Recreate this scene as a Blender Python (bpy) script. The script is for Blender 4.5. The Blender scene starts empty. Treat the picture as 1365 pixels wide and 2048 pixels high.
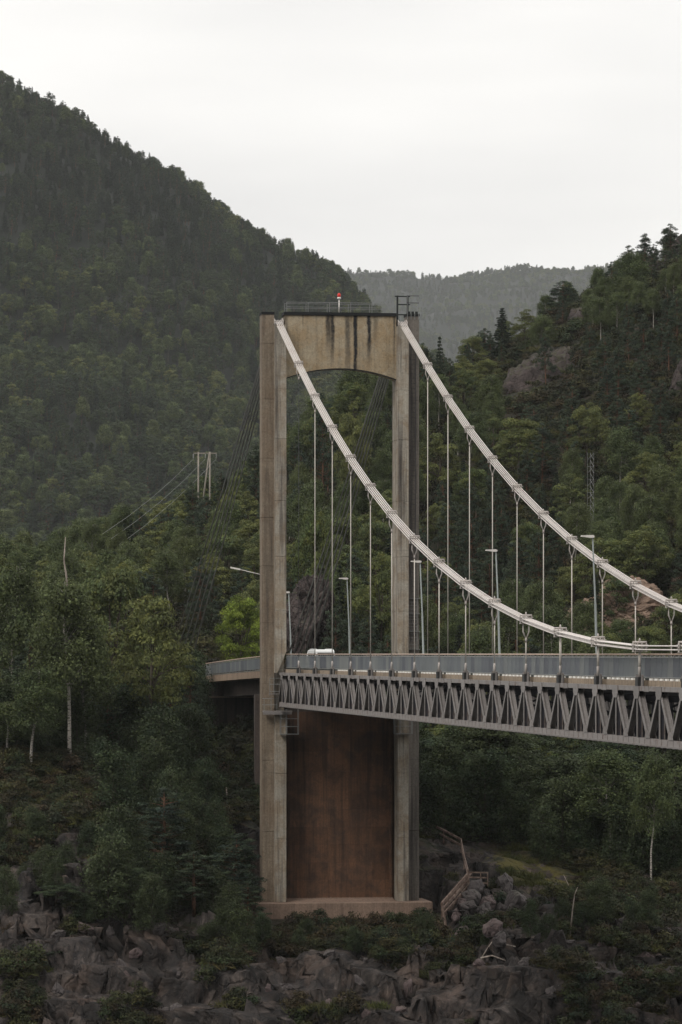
import bpy, bmesh, math, random
import numpy as np
from mathutils import Vector, Matrix

# ------------------------------------------------------------------ camera, sky, sun, exposure
SC = bpy.context.scene
COL = SC.collection
F = 7700.0                      # focal length in photograph pixels (1365 wide)
HZ = 1308.0                     # horizon row
cam_d = bpy.data.cameras.new('camera'); cam = bpy.data.objects.new('camera', cam_d); COL.objects.link(cam)
cam_d.sensor_fit = 'HORIZONTAL'; cam_d.sensor_width = 24.0; cam_d.lens = 24.0 * F / 1365.0
cam_d.shift_y = (HZ - 1024.0) / 1365.0
cam_d.clip_start = 1.0; cam_d.clip_end = 30000
cam.location = (0, 0, 0); cam.rotation_euler = (math.pi / 2, 0, 0)
SC.camera = cam

SUN_EL, SUN_AZ = math.radians(46), math.radians(-138)     # azimuth from +Y towards +X: behind the camera, to its left
W = bpy.data.worlds.new('World'); SC.world = W; W.use_nodes = True
nt = W.node_tree; nt.nodes.clear()
wo = nt.nodes.new('ShaderNodeOutputWorld')
sky = nt.nodes.new('ShaderNodeTexSky'); sky.sky_type = 'NISHITA'; sky.sun_disc = False
sky.sun_elevation = SUN_EL; sky.sun_rotation = SUN_AZ; sky.air_density = 1.5; sky.dust_density = 4.0
b1 = nt.nodes.new('ShaderNodeBackground'); b1.inputs[1].default_value = 0.08
nt.links.new(sky.outputs[0], b1.inputs[0])
tc = nt.nodes.new('ShaderNodeTexCoord'); mp = nt.nodes.new('ShaderNodeMapping'); mp.inputs['Scale'].default_value = (1.3, 1.3, 6.0)
nz = nt.nodes.new('ShaderNodeTexNoise'); nz.inputs['Scale'].default_value = 2.9; nz.inputs['Detail'].default_value = 4; nz.inputs['Roughness'].default_value = .45
rp = nt.nodes.new('ShaderNodeValToRGB')
rp.color_ramp.elements[0].position = .34; rp.color_ramp.elements[0].color = (.80, .79, .78, 1)
rp.color_ramp.elements[1].position = .60; rp.color_ramp.elements[1].color = (1.03, 1.01, .98, 1)
b2 = nt.nodes.new('ShaderNodeBackground'); b2.inputs[1].default_value = 1.0
mx = nt.nodes.new('ShaderNodeMixShader'); mx.inputs[0].default_value = .975
for a, b in ((tc.outputs['Generated'], mp.inputs[0]), (mp.outputs[0], nz.inputs['Vector']), (nz.outputs[0], rp.inputs[0]),
             (rp.outputs[0], b2.inputs[0]), (b1.outputs[0], mx.inputs[1]), (b2.outputs[0], mx.inputs[2]), (mx.outputs[0], wo.inputs[0])):
    nt.links.new(a, b)
sd = bpy.data.lights.new('sun', 'SUN'); sd.energy = 1.3; sd.angle = math.radians(20); sd.color = (1, .95, .88)
so = bpy.data.objects.new('sun', sd); COL.objects.link(so)
sdir = Vector((math.sin(SUN_AZ) * math.cos(SUN_EL), math.cos(SUN_AZ) * math.cos(SUN_EL), math.sin(SUN_EL)))
so.rotation_euler = sdir.to_track_quat('Z', 'Y').to_euler(); so.location = (-60, -60, 80)
SC.view_settings.view_transform = 'Standard'; SC.view_settings.look = 'None'
SC.view_settings.exposure = 0.25; SC.view_settings.gamma = 1.0; SC.view_settings.use_curve_mapping = False
SC.render.engine = 'CYCLES'
SC.cycles.max_bounces = 6; SC.cycles.diffuse_bounces = 2; SC.cycles.transparent_max_bounces = 8; SC.cycles.volume_bounces = 0

random.seed(7); RNG = np.random.default_rng(7)
WATER = -39.0

def P(px, py, Y):
    return Vector(((px - 682.5) * Y / F, Y, (HZ - py) * Y / F))

# ------------------------------------------------------------------ object helpers
def tag(o, label=None, cat=None, group=None, kind=None):
    if label: o['label'] = label
    if cat: o['category'] = cat
    if group: o['group'] = group
    if kind: o['kind'] = kind
    return o
def link(o, parent=None):
    COL.objects.link(o)
    if parent is not None: o.parent = parent
    return o
def empty(name, loc=(0, 0, 0), rz=0.0, parent=None):
    o = bpy.data.objects.new(name, None); o.location = loc; o.rotation_euler = (0, 0, rz); o.empty_display_size = .5
    return link(o, parent)
def obj(name, me, parent=None, loc=None, rot=None, scale=None):
    o = bpy.data.objects.new(name, me)
    if loc is not None: o.location = loc
    if rot is not None: o.rotation_euler = rot
    if scale is not None: o.scale = scale
    return link(o, parent)
def mesh_np(name, V, Fc, mats, smooth=False, mi=None):
    """V (n,3); Fc (m,k) constant k"""
    V = np.asarray(V, dtype=np.float32); Fc = np.asarray(Fc, dtype=np.int32)
    me = bpy.data.meshes.new(name); k = Fc.shape[1]; m = len(Fc)
    me.vertices.add(len(V)); me.vertices.foreach_set('co', V.ravel())
    me.loops.add(m * k); me.loops.foreach_set('vertex_index', Fc.ravel())
    me.polygons.add(m); me.polygons.foreach_set('loop_start', np.arange(0, m * k, k, dtype=np.int32))
    if mi is not None: me.polygons.foreach_set('material_index', np.asarray(mi, dtype=np.int32))
    if smooth: me.polygons.foreach_set('use_smooth', np.ones(m, dtype=bool))
    me.update(calc_edges=True)
    for mt in (mats if isinstance(mats, (list, tuple)) else [mats]): me.materials.append(mt)
    return me

class MB:
    """collects simple solids, becomes one mesh"""
    def __init__(s): s.v = []; s.f = []
    def add(s, vs, fs):
        n = len(s.v); s.v += [tuple(v) for v in vs]; s.f += [tuple(i + n for i in f) for f in fs]; return s
    def box(s, x0, x1, y0, y1, z0, z1):
        return s.add([(x0, y0, z0), (x1, y0, z0), (x1, y1, z0), (x0, y1, z0), (x0, y0, z1), (x1, y0, z1), (x1, y1, z1), (x0, y1, z1)],
                     [(3, 2, 1, 0), (4, 5, 6, 7), (0, 1, 5, 4), (1, 2, 6, 5), (2, 3, 7, 6), (3, 0, 4, 7)])
    def bar(s, a, b, w, h, up=(0, 0, 1)):
        a = Vector(a); b = Vector(b); d = (b - a).normalized(); up = Vector(up)
        sx = d.cross(up)
        if sx.length < 1e-4: sx = d.cross(Vector((0, 1, 0)))
        sx.normalize(); u = sx.cross(d).normalized(); sx *= w / 2; u *= h / 2
        c = [a - sx - u, a + sx - u, a + sx + u, a - sx + u, b - sx - u, b + sx - u, b + sx + u, b - sx + u]
        return s.add(c, [(3, 2, 1, 0), (4, 5, 6, 7), (0, 1, 5, 4), (1, 2, 6, 5), (2, 3, 7, 6), (3, 0, 4, 7)])
    def tube(s, pts, r, n=8, caps=True):
        pts = [Vector(p) for p in pts]; m = len(pts)
        rr = r if isinstance(r, (list, tuple)) else [r] * m
        vs = []; fs = []; ref = None
        for i, p in enumerate(pts):
            d = (pts[min(i + 1, m - 1)] - pts[max(i - 1, 0)])
            d = d.normalized() if d.length > 1e-9 else Vector((0, 0, 1))
            if ref is None: ref = Vector((1, 0, 0)) if abs(d.x) < .9 else Vector((0, 1, 0))
            a = (ref - d * ref.dot(d)).normalized(); b = d.cross(a); ref = a
            for k in range(n):
                t = 2 * math.pi * k / n; vs.append(p + (a * math.cos(t) + b * math.sin(t)) * rr[i])
        for i in range(m - 1):
            for k in range(n):
                k2 = (k + 1) % n; fs.append((i * n + k, i * n + k2, (i + 1) * n + k2, (i + 1) * n + k))
        if caps:
            fs.append(tuple(range(n - 1, -1, -1))); fs.append(tuple((m - 1) * n + k for k in range(n)))
        return s.add(vs, fs)
    def prism(s, poly, z0, z1, axis='z'):
        n = len(poly)
        if axis == 'z': f = lambda p, q: (p[0], p[1], q)
        elif axis == 'y': f = lambda p, q: (p[0], q, p[1])
        else: f = lambda p, q: (q, p[0], p[1])
        vs = [f(p, z0) for p in poly] + [f(p, z1) for p in poly]
        fs = [tuple(range(n - 1, -1, -1)), tuple(range(n, 2 * n))] + [(i, (i + 1) % n, (i + 1) % n + n, i + n) for i in range(n)]
        return s.add(vs, fs)
    def mesh(s, name, mat, smooth=False, bevel=0):
        me = bpy.data.meshes.new(name); me.from_pydata(s.v, [], s.f); me.update()
        bm = bmesh.new(); bm.from_mesh(me); bmesh.ops.recalc_face_normals(bm, faces=bm.faces)
        if bevel: bmesh.ops.bevel(bm, geom=bm.edges[:], offset=bevel, segments=1, affect='EDGES')
        bm.to_mesh(me); bm.free()
        if smooth: me.polygons.foreach_set('use_smooth', [True] * len(me.polygons))
        me.materials.append(mat); return me
    def build(s, name, mat, parent=None, smooth=False, bevel=0, **k):
        return obj(name, s.mesh(name, mat, smooth, bevel), parent, **k)

# ------------------------------------------------------------------ materials
class NT:
    def __init__(s, name):
        s.m = bpy.data.materials.new(name); s.m.use_nodes = True; s.t = s.m.node_tree; s.t.nodes.clear()
        s.out = s.t.nodes.new('ShaderNodeOutputMaterial')
    def n(s, typ, **k):
        nd = s.t.nodes.new('ShaderNode' + typ)
        for a, b in k.items():
            if a.startswith('i_'):
                key = a[2:]; nd.inputs[int(key) if key.isdigit() else key.replace('_', ' ')].default_value = b
            else: setattr(nd, a, b)
        return nd
    def l(s, a, b): s.t.links.new(a, b)
    def noise(s, vec, scale, detail=4, rough=.55, dist=0, sc=(1, 1, 1)):
        if sc != (1, 1, 1):
            m = s.n('Mapping'); m.inputs['Scale'].default_value = sc; s.l(vec, m.inputs[0]); vec = m.outputs[0]
        q = s.n('TexNoise', i_Scale=scale, i_Detail=detail, i_Roughness=rough, i_Distortion=dist); s.l(vec, q.inputs['Vector']); return q.outputs[0]
    def ramp(s, fac, stops, interp='LINEAR'):
        r = s.n('ValToRGB'); r.color_ramp.interpolation = interp; e = r.color_ramp.elements
        while len(e) < len(stops): e.new(.5)
        for i, (p, c) in enumerate(stops):
            e[i].position = p; e[i].color = (c, c, c, 1) if isinstance(c, (int, float)) else (*c, 1)
        s.l(fac, r.inputs[0]); return r.outputs[0]
    def mix(s, fac, a, b, mode='MIX'):
        m = s.n('Mix', data_type='RGBA', blend_type=mode)
        for v, i in ((fac, 0), (a, 6), (b, 7)):
            if isinstance(v, (int, float)): m.inputs[i].default_value = v if i == 0 else (v, v, v, 1)
            elif isinstance(v, tuple): m.inputs[i].default_value = (*v, 1)
            else: s.l(v, m.inputs[i])
        return m.outputs[2]
    def math(s, op, a, b=0.0, clamp=False):
        m = s.n('Math', operation=op, use_clamp=clamp)
        for v, i in ((a, 0), (b, 1)):
            if isinstance(v, (int, float)): m.inputs[i].default_value = v
            else: s.l(v, m.inputs[i])
        return m.outputs[0]
    def done(s, col, rough=.9, bump=None, bd=.02, metal=0.0, spec=.3):
        b = s.n('BsdfPrincipled'); b.inputs['Metallic'].default_value = metal; b.inputs['Specular IOR Level'].default_value = spec
        if isinstance(col, tuple): b.inputs['Base Color'].default_value = (*col, 1)
        else: s.l(col, b.inputs['Base Color'])
        if isinstance(rough, float): b.inputs['Roughness'].default_value = rough
        else: s.l(rough, b.inputs['Roughness'])
        if bump is not None:
            bp = s.n('Bump', i_Strength=.8, i_Distance=bd); s.l(bump, bp.inputs['Height']); s.l(bp.outputs[0], b.inputs['Normal'])
        s.l(b.outputs[0], s.out.inputs[0]); s.bsdf = b
        return s.m

def concrete(name, base, dark, streak=.5, rand=0.0, stains=None, board=True, warm=None):
    s = NT(name); tcn = s.n('TexCoord'); v = tcn.outputs['Object']
    fine = s.noise(v, 6, 6, .7); big = s.noise(v, .35, 4, .6); st = s.noise(v, 1.0, 5, .6, 0, (2.2, 2.2, .09)); st2 = s.noise(v, 1.0, 6, .65, 0, (7, 7, .25))
    col = s.mix(s.ramp(big, [(.3, 0.), (.7, 1.)]), base, tuple(c * .78 for c in base))
    if warm: col = s.mix(s.ramp(s.noise(v, .8, 5, .6, .5), [(.42, 0.), (.62, 1.)]), col, warm)
    col = s.mix(s.math('MULTIPLY', s.ramp(st, [(.48, 0.), (.72, 1.)]), streak), col, dark)
    col = s.mix(s.math('MULTIPLY', s.ramp(st2, [(.5, 0.), (.75, 1.)]), streak * .8), col, dark)
    col = s.mix(1.0, col, s.ramp(fine, [(.25, .68), (.75, 1.22)]), 'MULTIPLY')
    spot = s.noise(v, 14, 2, .5); col = s.mix(s.math('MULTIPLY', s.ramp(spot, [(.62, 0.), (.7, 1.)]), .45), col, dark)
    if board:
        sep = s.n('SeparateXYZ'); s.l(v, sep.inputs[0])
        bx = s.math('ADD', sep.outputs[0], sep.outputs[1])
        fr = s.math('FRACT', s.math('MULTIPLY', bx, 7.0))
        col = s.mix(.55, col, s.ramp(fr, [(0., .6), (.1, 1.), (.9, 1.), (1., .6)]), 'MULTIPLY')
        # horizontal day-joint traces every metre or so, broken up
        fz = s.math('FRACT', s.math('MULTIPLY', sep.outputs[2], .8))
        ln = s.math('MULTIPLY', s.ramp(fz, [(0., 1.), (.012, 0.), (.988, 0.), (1., 1.)]), s.ramp(s.noise(v, 2.0, 3), [(.45, 0.), (.6, .8)]))
        col = s.mix(ln, col, dark)
    if stains:
        sep = s.n('SeparateXYZ'); wob = s.noise(v, 2.2, 5, .7, 0, (1, 1, .35))
        s.l(v, sep.inputs[0])
        x = s.math('ADD', sep.outputs[0], s.math('MULTIPLY', s.math('SUBTRACT', wob, .5), .35))
        rag = s.noise(v, 5, 5, .75, 0, (1, 1, .5))
        for (cx, w, z0, z1, k) in stains:
            d = s.math('ABSOLUTE', s.math('SUBTRACT', x, cx))
            m = s.n('MapRange', interpolation_type='SMOOTHSTEP', clamp=True); m.inputs['From Min'].default_value = w; m.inputs['From Max'].default_value = w * .2
            s.l(d, m.inputs[0])
            q = s.n('MapRange', interpolation_type='SMOOTHSTEP', clamp=True); q.inputs['From Min'].default_value = z0; q.inputs['From Max'].default_value = z1
            s.l(sep.outputs[2], q.inputs[0])
            fac = s.math('MULTIPLY', s.math('MULTIPLY', m.outputs[0], q.outputs[0]), s.math('MULTIPLY', s.ramp(rag, [(.25, .45), (.6, 1.)]), k), True)
            col = s.mix(fac, col, (.018, .018, .02))
    if rand:
        oi = s.n('ObjectInfo'); col = s.mix(1.0, col, s.ramp(oi.outputs['Random'], [(0., 1 - rand), (1., 1 + rand)]), 'MULTIPLY')
    return s.done(col, .92, s.math('ADD', fine, s.math('MULTIPLY', st2, .5)), .03)

def steel(name, base, rust=(.10, .055, .035), ramt=.4, rough=.6, metal=0.0, rand=0.12, sc=1.5):
    s = NT(name); v = s.n('TexCoord').outputs['Object']
    a = s.noise(v, sc, 6, .7); b = s.noise(v, sc * 6, 4, .6)
    col = s.mix(1.0, base, s.ramp(b, [(.2, .75), (.8, 1.15)]), 'MULTIPLY')
    col = s.mix(s.math('MULTIPLY', s.ramp(a, [(.52, 0.), (.7, 1.)]), ramt), col, rust)
    oi = s.n('ObjectInfo'); col = s.mix(1.0, col, s.ramp(oi.outputs['Random'], [(0., 1 - rand), (1., 1 + rand)]), 'MULTIPLY')
    return s.done(col, rough, b, .004, metal)

def leafmat(name, cols, trans=.25, vmin=.55, vmax=1.5):
    s = NT(name); oi = s.n('ObjectInfo'); g = s.n('NewGeometry')
    n = len(cols); c = s.ramp(oi.outputs['Random'], [(i / (n - 1), k) for i, k in enumerate(cols)])
    c = s.mix(1.0, c, s.ramp(g.outputs['Random Per Island'], [(0., vmin), (1., vmax)]), 'MULTIPLY')
    v = s.n('TexCoord').outputs['Object']
    pt = s.noise(v, .8, 3, .6)
    c = s.mix(s.ramp(pt, [(.4, 0.), (.65, .5)]), c, tuple(k * f for k, f in zip(cols[n // 2], (1.5, 1.25, .7))))
    ca = s.n('Attribute', attribute_name='clump'); c = s.mix(1.0, c, s.ramp(ca.outputs['Fac'], [(0., .62), (1., 1.38)]), 'MULTIPLY')
    b = s.n('BsdfPrincipled', i_Roughness=.7); b.inputs['Specular IOR Level'].default_value = .2; s.l(c, b.inputs['Base Color'])
    tr = s.n('BsdfTranslucent'); s.l(c, tr.inputs[0])
    m = s.n('MixShader'); m.inputs[0].default_value = trans; s.l(b.outputs[0], m.inputs[1]); s.l(tr.outputs[0], m.inputs[2]); s.l(m.outputs[0], s.out.inputs[0])
    return s.m

def bark(name, a, b, sc=(3, 3, .6), lo=.4, hi=.6):
    s = NT(name); v = s.n('TexCoord').outputs['Object']
    q = s.noise(v, 2.2, 5, .7, 0, sc)
    return s.done(s.ramp(q, [(lo, a), (hi, b)]), .85, q, .03)

def simple(name, col, rough=.6, metal=0.0, var=.15, sc=4):
    s = NT(name); v = s.n('TexCoord').outputs['Object']; q = s.noise(v, sc, 4)
    return s.done(s.mix(1.0, col, s.ramp(q, [(.2, 1 - var), (.8, 1 + var)]), 'MULTIPLY'), rough, None, metal=metal)

M = {}
STN = [(-1.05, .36, 24.8, 27.8, .95), (-.68, .22, 23.6, 27.4, 1.1), (.62, .34, 21.5, 27.5, .8), (1.25, .24, 19.0, 25.5, 1.3), (2.45, .26, 23.6, 27.0, 1.2),
       (2.95, .34, 25.5, 28.6, .55), (4.6, .14, 22.5, 28.4, .85), (-4.7, .3, 23.5, 29.5, .7), (-3.2, .12, 27.2, 28.6, .5), (.95, .1, 26.4, 28.6, .5)]
M['beam'] = concrete('beam_concrete', (.45, .375, .265), (.05, .045, .04), .35, stains=STN, board=False, warm=(.36, .27, .165))
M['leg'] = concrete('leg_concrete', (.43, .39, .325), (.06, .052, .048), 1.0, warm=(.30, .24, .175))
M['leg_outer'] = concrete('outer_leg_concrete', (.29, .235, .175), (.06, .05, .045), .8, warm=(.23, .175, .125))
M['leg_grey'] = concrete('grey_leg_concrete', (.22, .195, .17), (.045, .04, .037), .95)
M['wall'] = concrete('rusty_wall_concrete', (.150, .078, .045), (.026, .018, .015), .8, rand=.2, board=False, warm=(.075, .044, .03))
M['footing'] = concrete('footing_concrete', (.30, .21, .16), (.07, .05, .04), .5)
M['curb'] = concrete('curb_concrete', (.34, .27, .20), (.08, .06, .05), .5, rand=.1, board=False)
M['pier'] = concrete('pier_concrete', (.115, .09, .078), (.03, .03, .03), .8)  # dark pier concrete, deepened further for tree shade over the abutment
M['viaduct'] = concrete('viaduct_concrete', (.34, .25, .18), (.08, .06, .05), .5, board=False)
M['cap'] = simple('bitumen_cap', (.012, .013, .014), .8)
M['asphalt'] = simple('asphalt', (.05, .05, .052), .9, sc=9)
M['paint'] = simple('white_paint', (.75, .74, .70), .6)
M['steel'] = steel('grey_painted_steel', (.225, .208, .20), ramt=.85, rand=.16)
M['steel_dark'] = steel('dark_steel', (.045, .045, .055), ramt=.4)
M['chord'] = steel('chord_steel', (.23, .21, .20), (.12, .06, .045), .7, sc=2.5)
M['galv'] = steel('galvanised_steel', (.27, .275, .27), (.2, .19, .17), .3, .5, .2)
M['rail'] = steel('rail_steel', (.55, .42, .34), (.35, .16, .09), .6, sc=.8)
M['strand'] = steel('white_cable_paint', (.66, .61, .575), (.42, .32, .27), .6, .5, rand=.07, sc=.7)
M['clamp'] = steel('clamp_steel', (.50, .46, .43), (.22, .12, .09), .7, sc=7)
M['hanger'] = steel('hanger_steel', (.52, .48, .43), (.35, .3, .25), .4, sc=1)
M['stay'] = steel('dark_stay_strand', (.19, .19, .18), (.08, .08, .08), .4)  # stay strands darkened for shadow, unlike the white main cable
M['frame'] = simple('dark_frame', (.022, .026, .025), .6)
M['socket'] = simple('dark_socket', (.03, .03, .03), .6)
M['white'] = simple('white_block', (.82, .80, .75), .6)
M['wood'] = bark('weathered_wood', (.11, .07, .055), (.25, .185, .15), (1, 1, 1))
M['wood_grey'] = bark('grey_pole_wood', (.20, .18, .15), (.30, .27, .23))
M['birchbark'] = bark('birch_bark', (.05, .045, .04), (.40, .37, .33), (1.2, 1.2, 4), .38, .5)
M['bark'] = bark('grey_bark', (.045, .035, .028), (.11, .09, .07))
M['pinebark'] = bark('pine_bark', (.06, .035, .022), (.17, .085, .05))
M['deadwood'] = bark('dead_wood', (.16, .13, .11), (.42, .36, .31))
M['vanwhite'] = simple('white_car_paint', (.72, .73, .72), .3, var=.04)
M['glass'] = simple('dark_glass', (.02, .03, .035), .08)
M['rubber'] = simple('rubber', (.02, .02, .02), .9)
M['taillight'] = simple('red_lens', (.35, .02, .015), .3)
M['beacon_red'] = simple('red_beacon_lens', (.65, .03, .02), .3)
M['porcelain'] = simple('porcelain', (.5, .5, .48), .3)
M['lampgrey'] = steel('lamp_post_steel', (.24, .265, .26), (.2, .2, .18), .3, .5)
M['lamphead'] = simple('lamp_head', (.72, .68, .64), .5)

# perforated grey-blue parapet sheet: many fine holes let a little of what is behind through
s = NT('parapet_mesh'); tcn = s.n('TexCoord'); v = tcn.outputs['Object']; oi = s.n('ObjectInfo')
c = s.ramp(oi.outputs['Random'], [(0., (.085, .095, .115)), (.25, (.12, .135, .155)), (.6, (.15, .17, .18)), (1., (.21, .22, .215))])
c = s.mix(1.0, c, s.ramp(s.noise(v, 3, 5, .6, 0, (1, 4, .5)), [(.25, .7), (.75, 1.25)]), 'MULTIPLY')
bs = s.n('BsdfPrincipled', i_Roughness=.6); s.l(c, bs.inputs['Base Color'])
tr = s.n('BsdfTransparent'); mm = s.n('MixShader'); mm.inputs[0].default_value = .74
s.l(tr.outputs[0], mm.inputs[1]); s.l(bs.outputs[0], mm.inputs[2]); s.l(mm.outputs[0], s.out.inputs[0]); M['mesh'] = s.m

# leaves
M['lf_broad'] = leafmat('broad_leaves', [(.062, .090, .034), (.092, .114, .042), (.108, .122, .046), (.060, .088, .040)])
M['lf_birch'] = leafmat('birch_leaves', [(.088, .112, .050), (.070, .096, .044), (.102, .120, .052)])
M['lf_pine'] = leafmat('pine_needles', [(.026, .043, .029), (.036, .052, .032), (.023, .038, .029)], .08)
M['lf_spruce'] = leafmat('spruce_needles', [(.020, .034, .025), (.030, .044, .029)], .05)
M['lf_shade_dark'] = leafmat('shade_dark_leaves', [(.034, .054, .029), (.044, .062, .033), (.054, .070, .034)])  # broad leaves with overshadowed tone put into the colour; willows share them
M['lf_bright'] = leafmat('bright_leaves', [(.12, .165, .028), (.125, .17, .03)], .3)
M['lf_shrub'] = leafmat('shrub_leaves', [(.026, .040, .020), (.046, .054, .020), (.040, .028, .017), (.020, .034, .020), (.034, .050, .017)])
M['lf_under'] = leafmat('heather_leaves', [(.020, .027, .014), (.034, .022, .015), (.016, .024, .014), (.040, .040, .014), (.028, .018, .012)])
M['lf_grass'] = leafmat('dry_grass', [(.070, .070, .026), (.050, .060, .022), (.085, .068, .032)])
M['lf_moss'] = leafmat('moss_grass', [(.085, .085, .020), (.060, .075, .020)])

def rockmat(name, a=(.07, .060, .062), b=(.155, .135, .130), crack=.8, moss=.5, tan=None):
    s = NT(name); v = s.n('TexCoord').outputs['Object']
    n1 = s.noise(v, .55, 8, .68, .6); n2 = s.noise(v, 3.5, 6, .7)
    vo = s.n('TexVoronoi', feature='DISTANCE_TO_EDGE', i_Scale=.75); mpp = s.n('Mapping'); mpp.inputs['Scale'].default_value = (1, 1, 1.6); mpp.inputs['Rotation'].default_value = (.3, .5, .2)
    dv = s.n('VectorMath', operation='ADD'); s.l(v, dv.inputs[0]); tn = s.n('TexNoise', i_Scale=.8, i_Detail=4); s.l(v, tn.inputs['Vector']); s.l(tn.outputs[1], dv.inputs[1])
    s.l(dv.outputs[0], mpp.inputs[0]); s.l(mpp.outputs[0], vo.inputs['Vector'])
    c = s.ramp(n1, [(.3, a), (.7, b)])
    c = s.mix(1.0, c, s.ramp(n2, [(.25, .6), (.75, 1.35)]), 'MULTIPLY')
    c = s.mix(s.ramp(s.math('ADD', vo.outputs[0], s.math('MULTIPLY', n2, .06)), [(.02, crack), (.05, 0.)]), c, (.018, .016, .018))
    if tan: c = s.mix(s.ramp(n1, [(.4, .3), (.6, 1.)]), c, tan)
    g = s.n('NewGeometry'); sx = s.n('SeparateXYZ'); s.l(g.outputs['Normal'], sx.inputs[0])
    mo = s.math('MULTIPLY', s.ramp(sx.outputs[2], [(.55, 0.), (.85, 1.)]), s.ramp(s.noise(v, 1.2, 6, .7), [(.42, 0.), (.6, moss)]))
    c = s.mix(mo, c, (.042, .045, .018))
    li = s.noise(v, 9, 3, .6); c = s.mix(s.ramp(li, [(.68, 0.), (.74, .55)]), c, (.30, .28, .27))
    return s.done(c, .88, s.math('ADD', s.math('MULTIPLY', n2, .5), s.math('ADD', n1, s.ramp(vo.outputs[0], [(0., 0.), (.08, .5)]))), .25)
M['rock'] = rockmat('granite')
M['rock_pink'] = rockmat('pinkish_granite', (.085, .062, .062), (.19, .145, .14), .8, .35)
M['rock_dull'] = rockmat('dull_purple_granite', (.026, .020, .020), (.082, .063, .059), .7, .9)
M['tan'] = rockmat('tan_gravel', (.11, .08, .06), (.25, .18, .135), .3, .1, (.26, .18, .135))

# terrain material: rock on steep and bare ground, moss / heather / grass elsewhere
s = NT('terrain_ground'); v = s.n('TexCoord').outputs['Object']
at = s.n('Attribute', attribute_name='rocky'); g = s.n('NewGeometry'); sx = s.n('SeparateXYZ'); s.l(g.outputs['True Normal'], sx.inputs[0])
n1 = s.noise(v, .5, 8, .68, .8); n2 = s.noise(v, 3.2, 6, .7); n3 = s.noise(v, 1.1, 6, .65)
vo = s.n('TexVoronoi', feature='DISTANCE_TO_EDGE', i_Scale=.55); dv = s.n('VectorMath', operation='ADD'); tn = s.n('TexNoise', i_Scale=.7, i_Detail=5); s.l(v, tn.inputs['Vector'])
vm = s.n('VectorMath', operation='SCALE'); vm.inputs['Scale'].default_value = 1.6; s.l(tn.outputs[1], vm.inputs[0]); s.l(v, dv.inputs[0]); s.l(vm.outputs[0], dv.inputs[1]); s.l(dv.outputs[0], vo.inputs['Vector'])
rk = s.ramp(n1, [(.30, (.011, .010, .010)), (.48, (.030, .025, .023)), (.60, (.055, .045, .040)), (.72, (.115, .094, .082))])
rk = s.mix(s.ramp(s.noise(v, 1.0, 5, .7, 0, (1.6, 1.6, .3)), [(.50, 0.), (.62, .75)]), rk, (.014, .013, .014))
rk = s.mix(s.ramp(s.noise(v, .35, 4, .6), [(.5, 0.), (.65, .6)]), rk, (.085, .06, .048))
rk = s.mix(1.0, rk, s.ramp(n2, [(.25, .55), (.75, 1.4)]), 'MULTIPLY')
rk = s.mix(s.ramp(s.math('ADD', vo.outputs[0], s.math('MULTIPLY', n2, .06)), [(.02, .75), (.05, 0.)]), rk, (.012, .011, .013))
rk = s.mix(s.ramp(s.noise(v, 7, 3, .6), [(.70, 0.), (.75, .6)]), rk, (.32, .29, .28))
bk = s.n('Attribute', attribute_name='block'); rk = s.mix(1.0, rk, s.ramp(bk.outputs['Fac'], [(.1, .5), (.9, 1.6)]), 'MULTIPLY')
gr = s.ramp(n3, [(.3, (.010, .012, .008)), (.45, (.022, .024, .012)), (.58, (.030, .020, .014)), (.72, (.046, .048, .016))])
gr = s.mix(1.0, gr, s.ramp(n2, [(.25, .5), (.75, 1.5)]), 'MULTIPLY')
moss = s.n('Attribute', attribute_name='mossy'); gr = s.mix(moss.outputs['Fac'], gr, s.ramp(n2, [(.3, (.060, .056, .014)), (.7, (.105, .085, .020))]))
steep = s.ramp(sx.outputs[2], [(.5, 1.), (.82, 0.)])
f = s.math('ADD', s.math('MULTIPLY', steep, .8), s.math('ADD', at.outputs['Fac'], s.math('MULTIPLY', s.math('SUBTRACT', n3, .5), 1.6)))
c = s.mix(s.ramp(f, [(.42, 0.), (.58, 1.)]), gr, rk)
M['ground'] = s.done(c, .9, s.math('ADD', s.math('MULTIPLY', n2, .4), s.math('ADD', n1, s.ramp(vo.outputs[0], [(0., 0.), (.1, .6)]))), .3)
M['forest_floor'] = simple('forest_floor', (.009, .012, .008), .95, sc=.05, var=.4)
s = NT('fjord_water'); v = s.n('TexCoord').outputs['Object']; q = s.noise(v, .6, 5, .6, 0, (1, 2.5, 1)); M['water'] = s.done((.012, .02, .022), .12, q, .15, spec=.5)

# ------------------------------------------------------------------ noise
def _h(ix, iy, seed):
    n = (ix.astype(np.int64) * 374761393 + iy.astype(np.int64) * 668265263 + seed * 1442695041) & 0xffffffff
    n = ((n ^ (n >> 13)) * 1274126177) & 0xffffffff
    return ((n ^ (n >> 16)) & 0xffff) / 65535.0
def vn(x, y, seed=0):
    ix = np.floor(x); iy = np.floor(y); fx = x - ix; fy = y - iy; fx = fx * fx * (3 - 2 * fx); fy = fy * fy * (3 - 2 * fy)
    a = _h(ix, iy, seed); b = _h(ix + 1, iy, seed); c = _h(ix, iy + 1, seed); d = _h(ix + 1, iy + 1, seed)
    return (a * (1 - fx) + b * fx) * (1 - fy) + (c * (1 - fx) + d * fx) * fy
def fbm(x, y, seed=0, o=5, g=.5):
    s_ = 0; a = 1; t = 0
    for i in range(o): s_ = s_ + a * vn(x, y, seed + i * 17); t += a; a *= g; x = x * 2.03 + 3.1; y = y * 2.03 + 1.7
    return s_ / t
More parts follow.
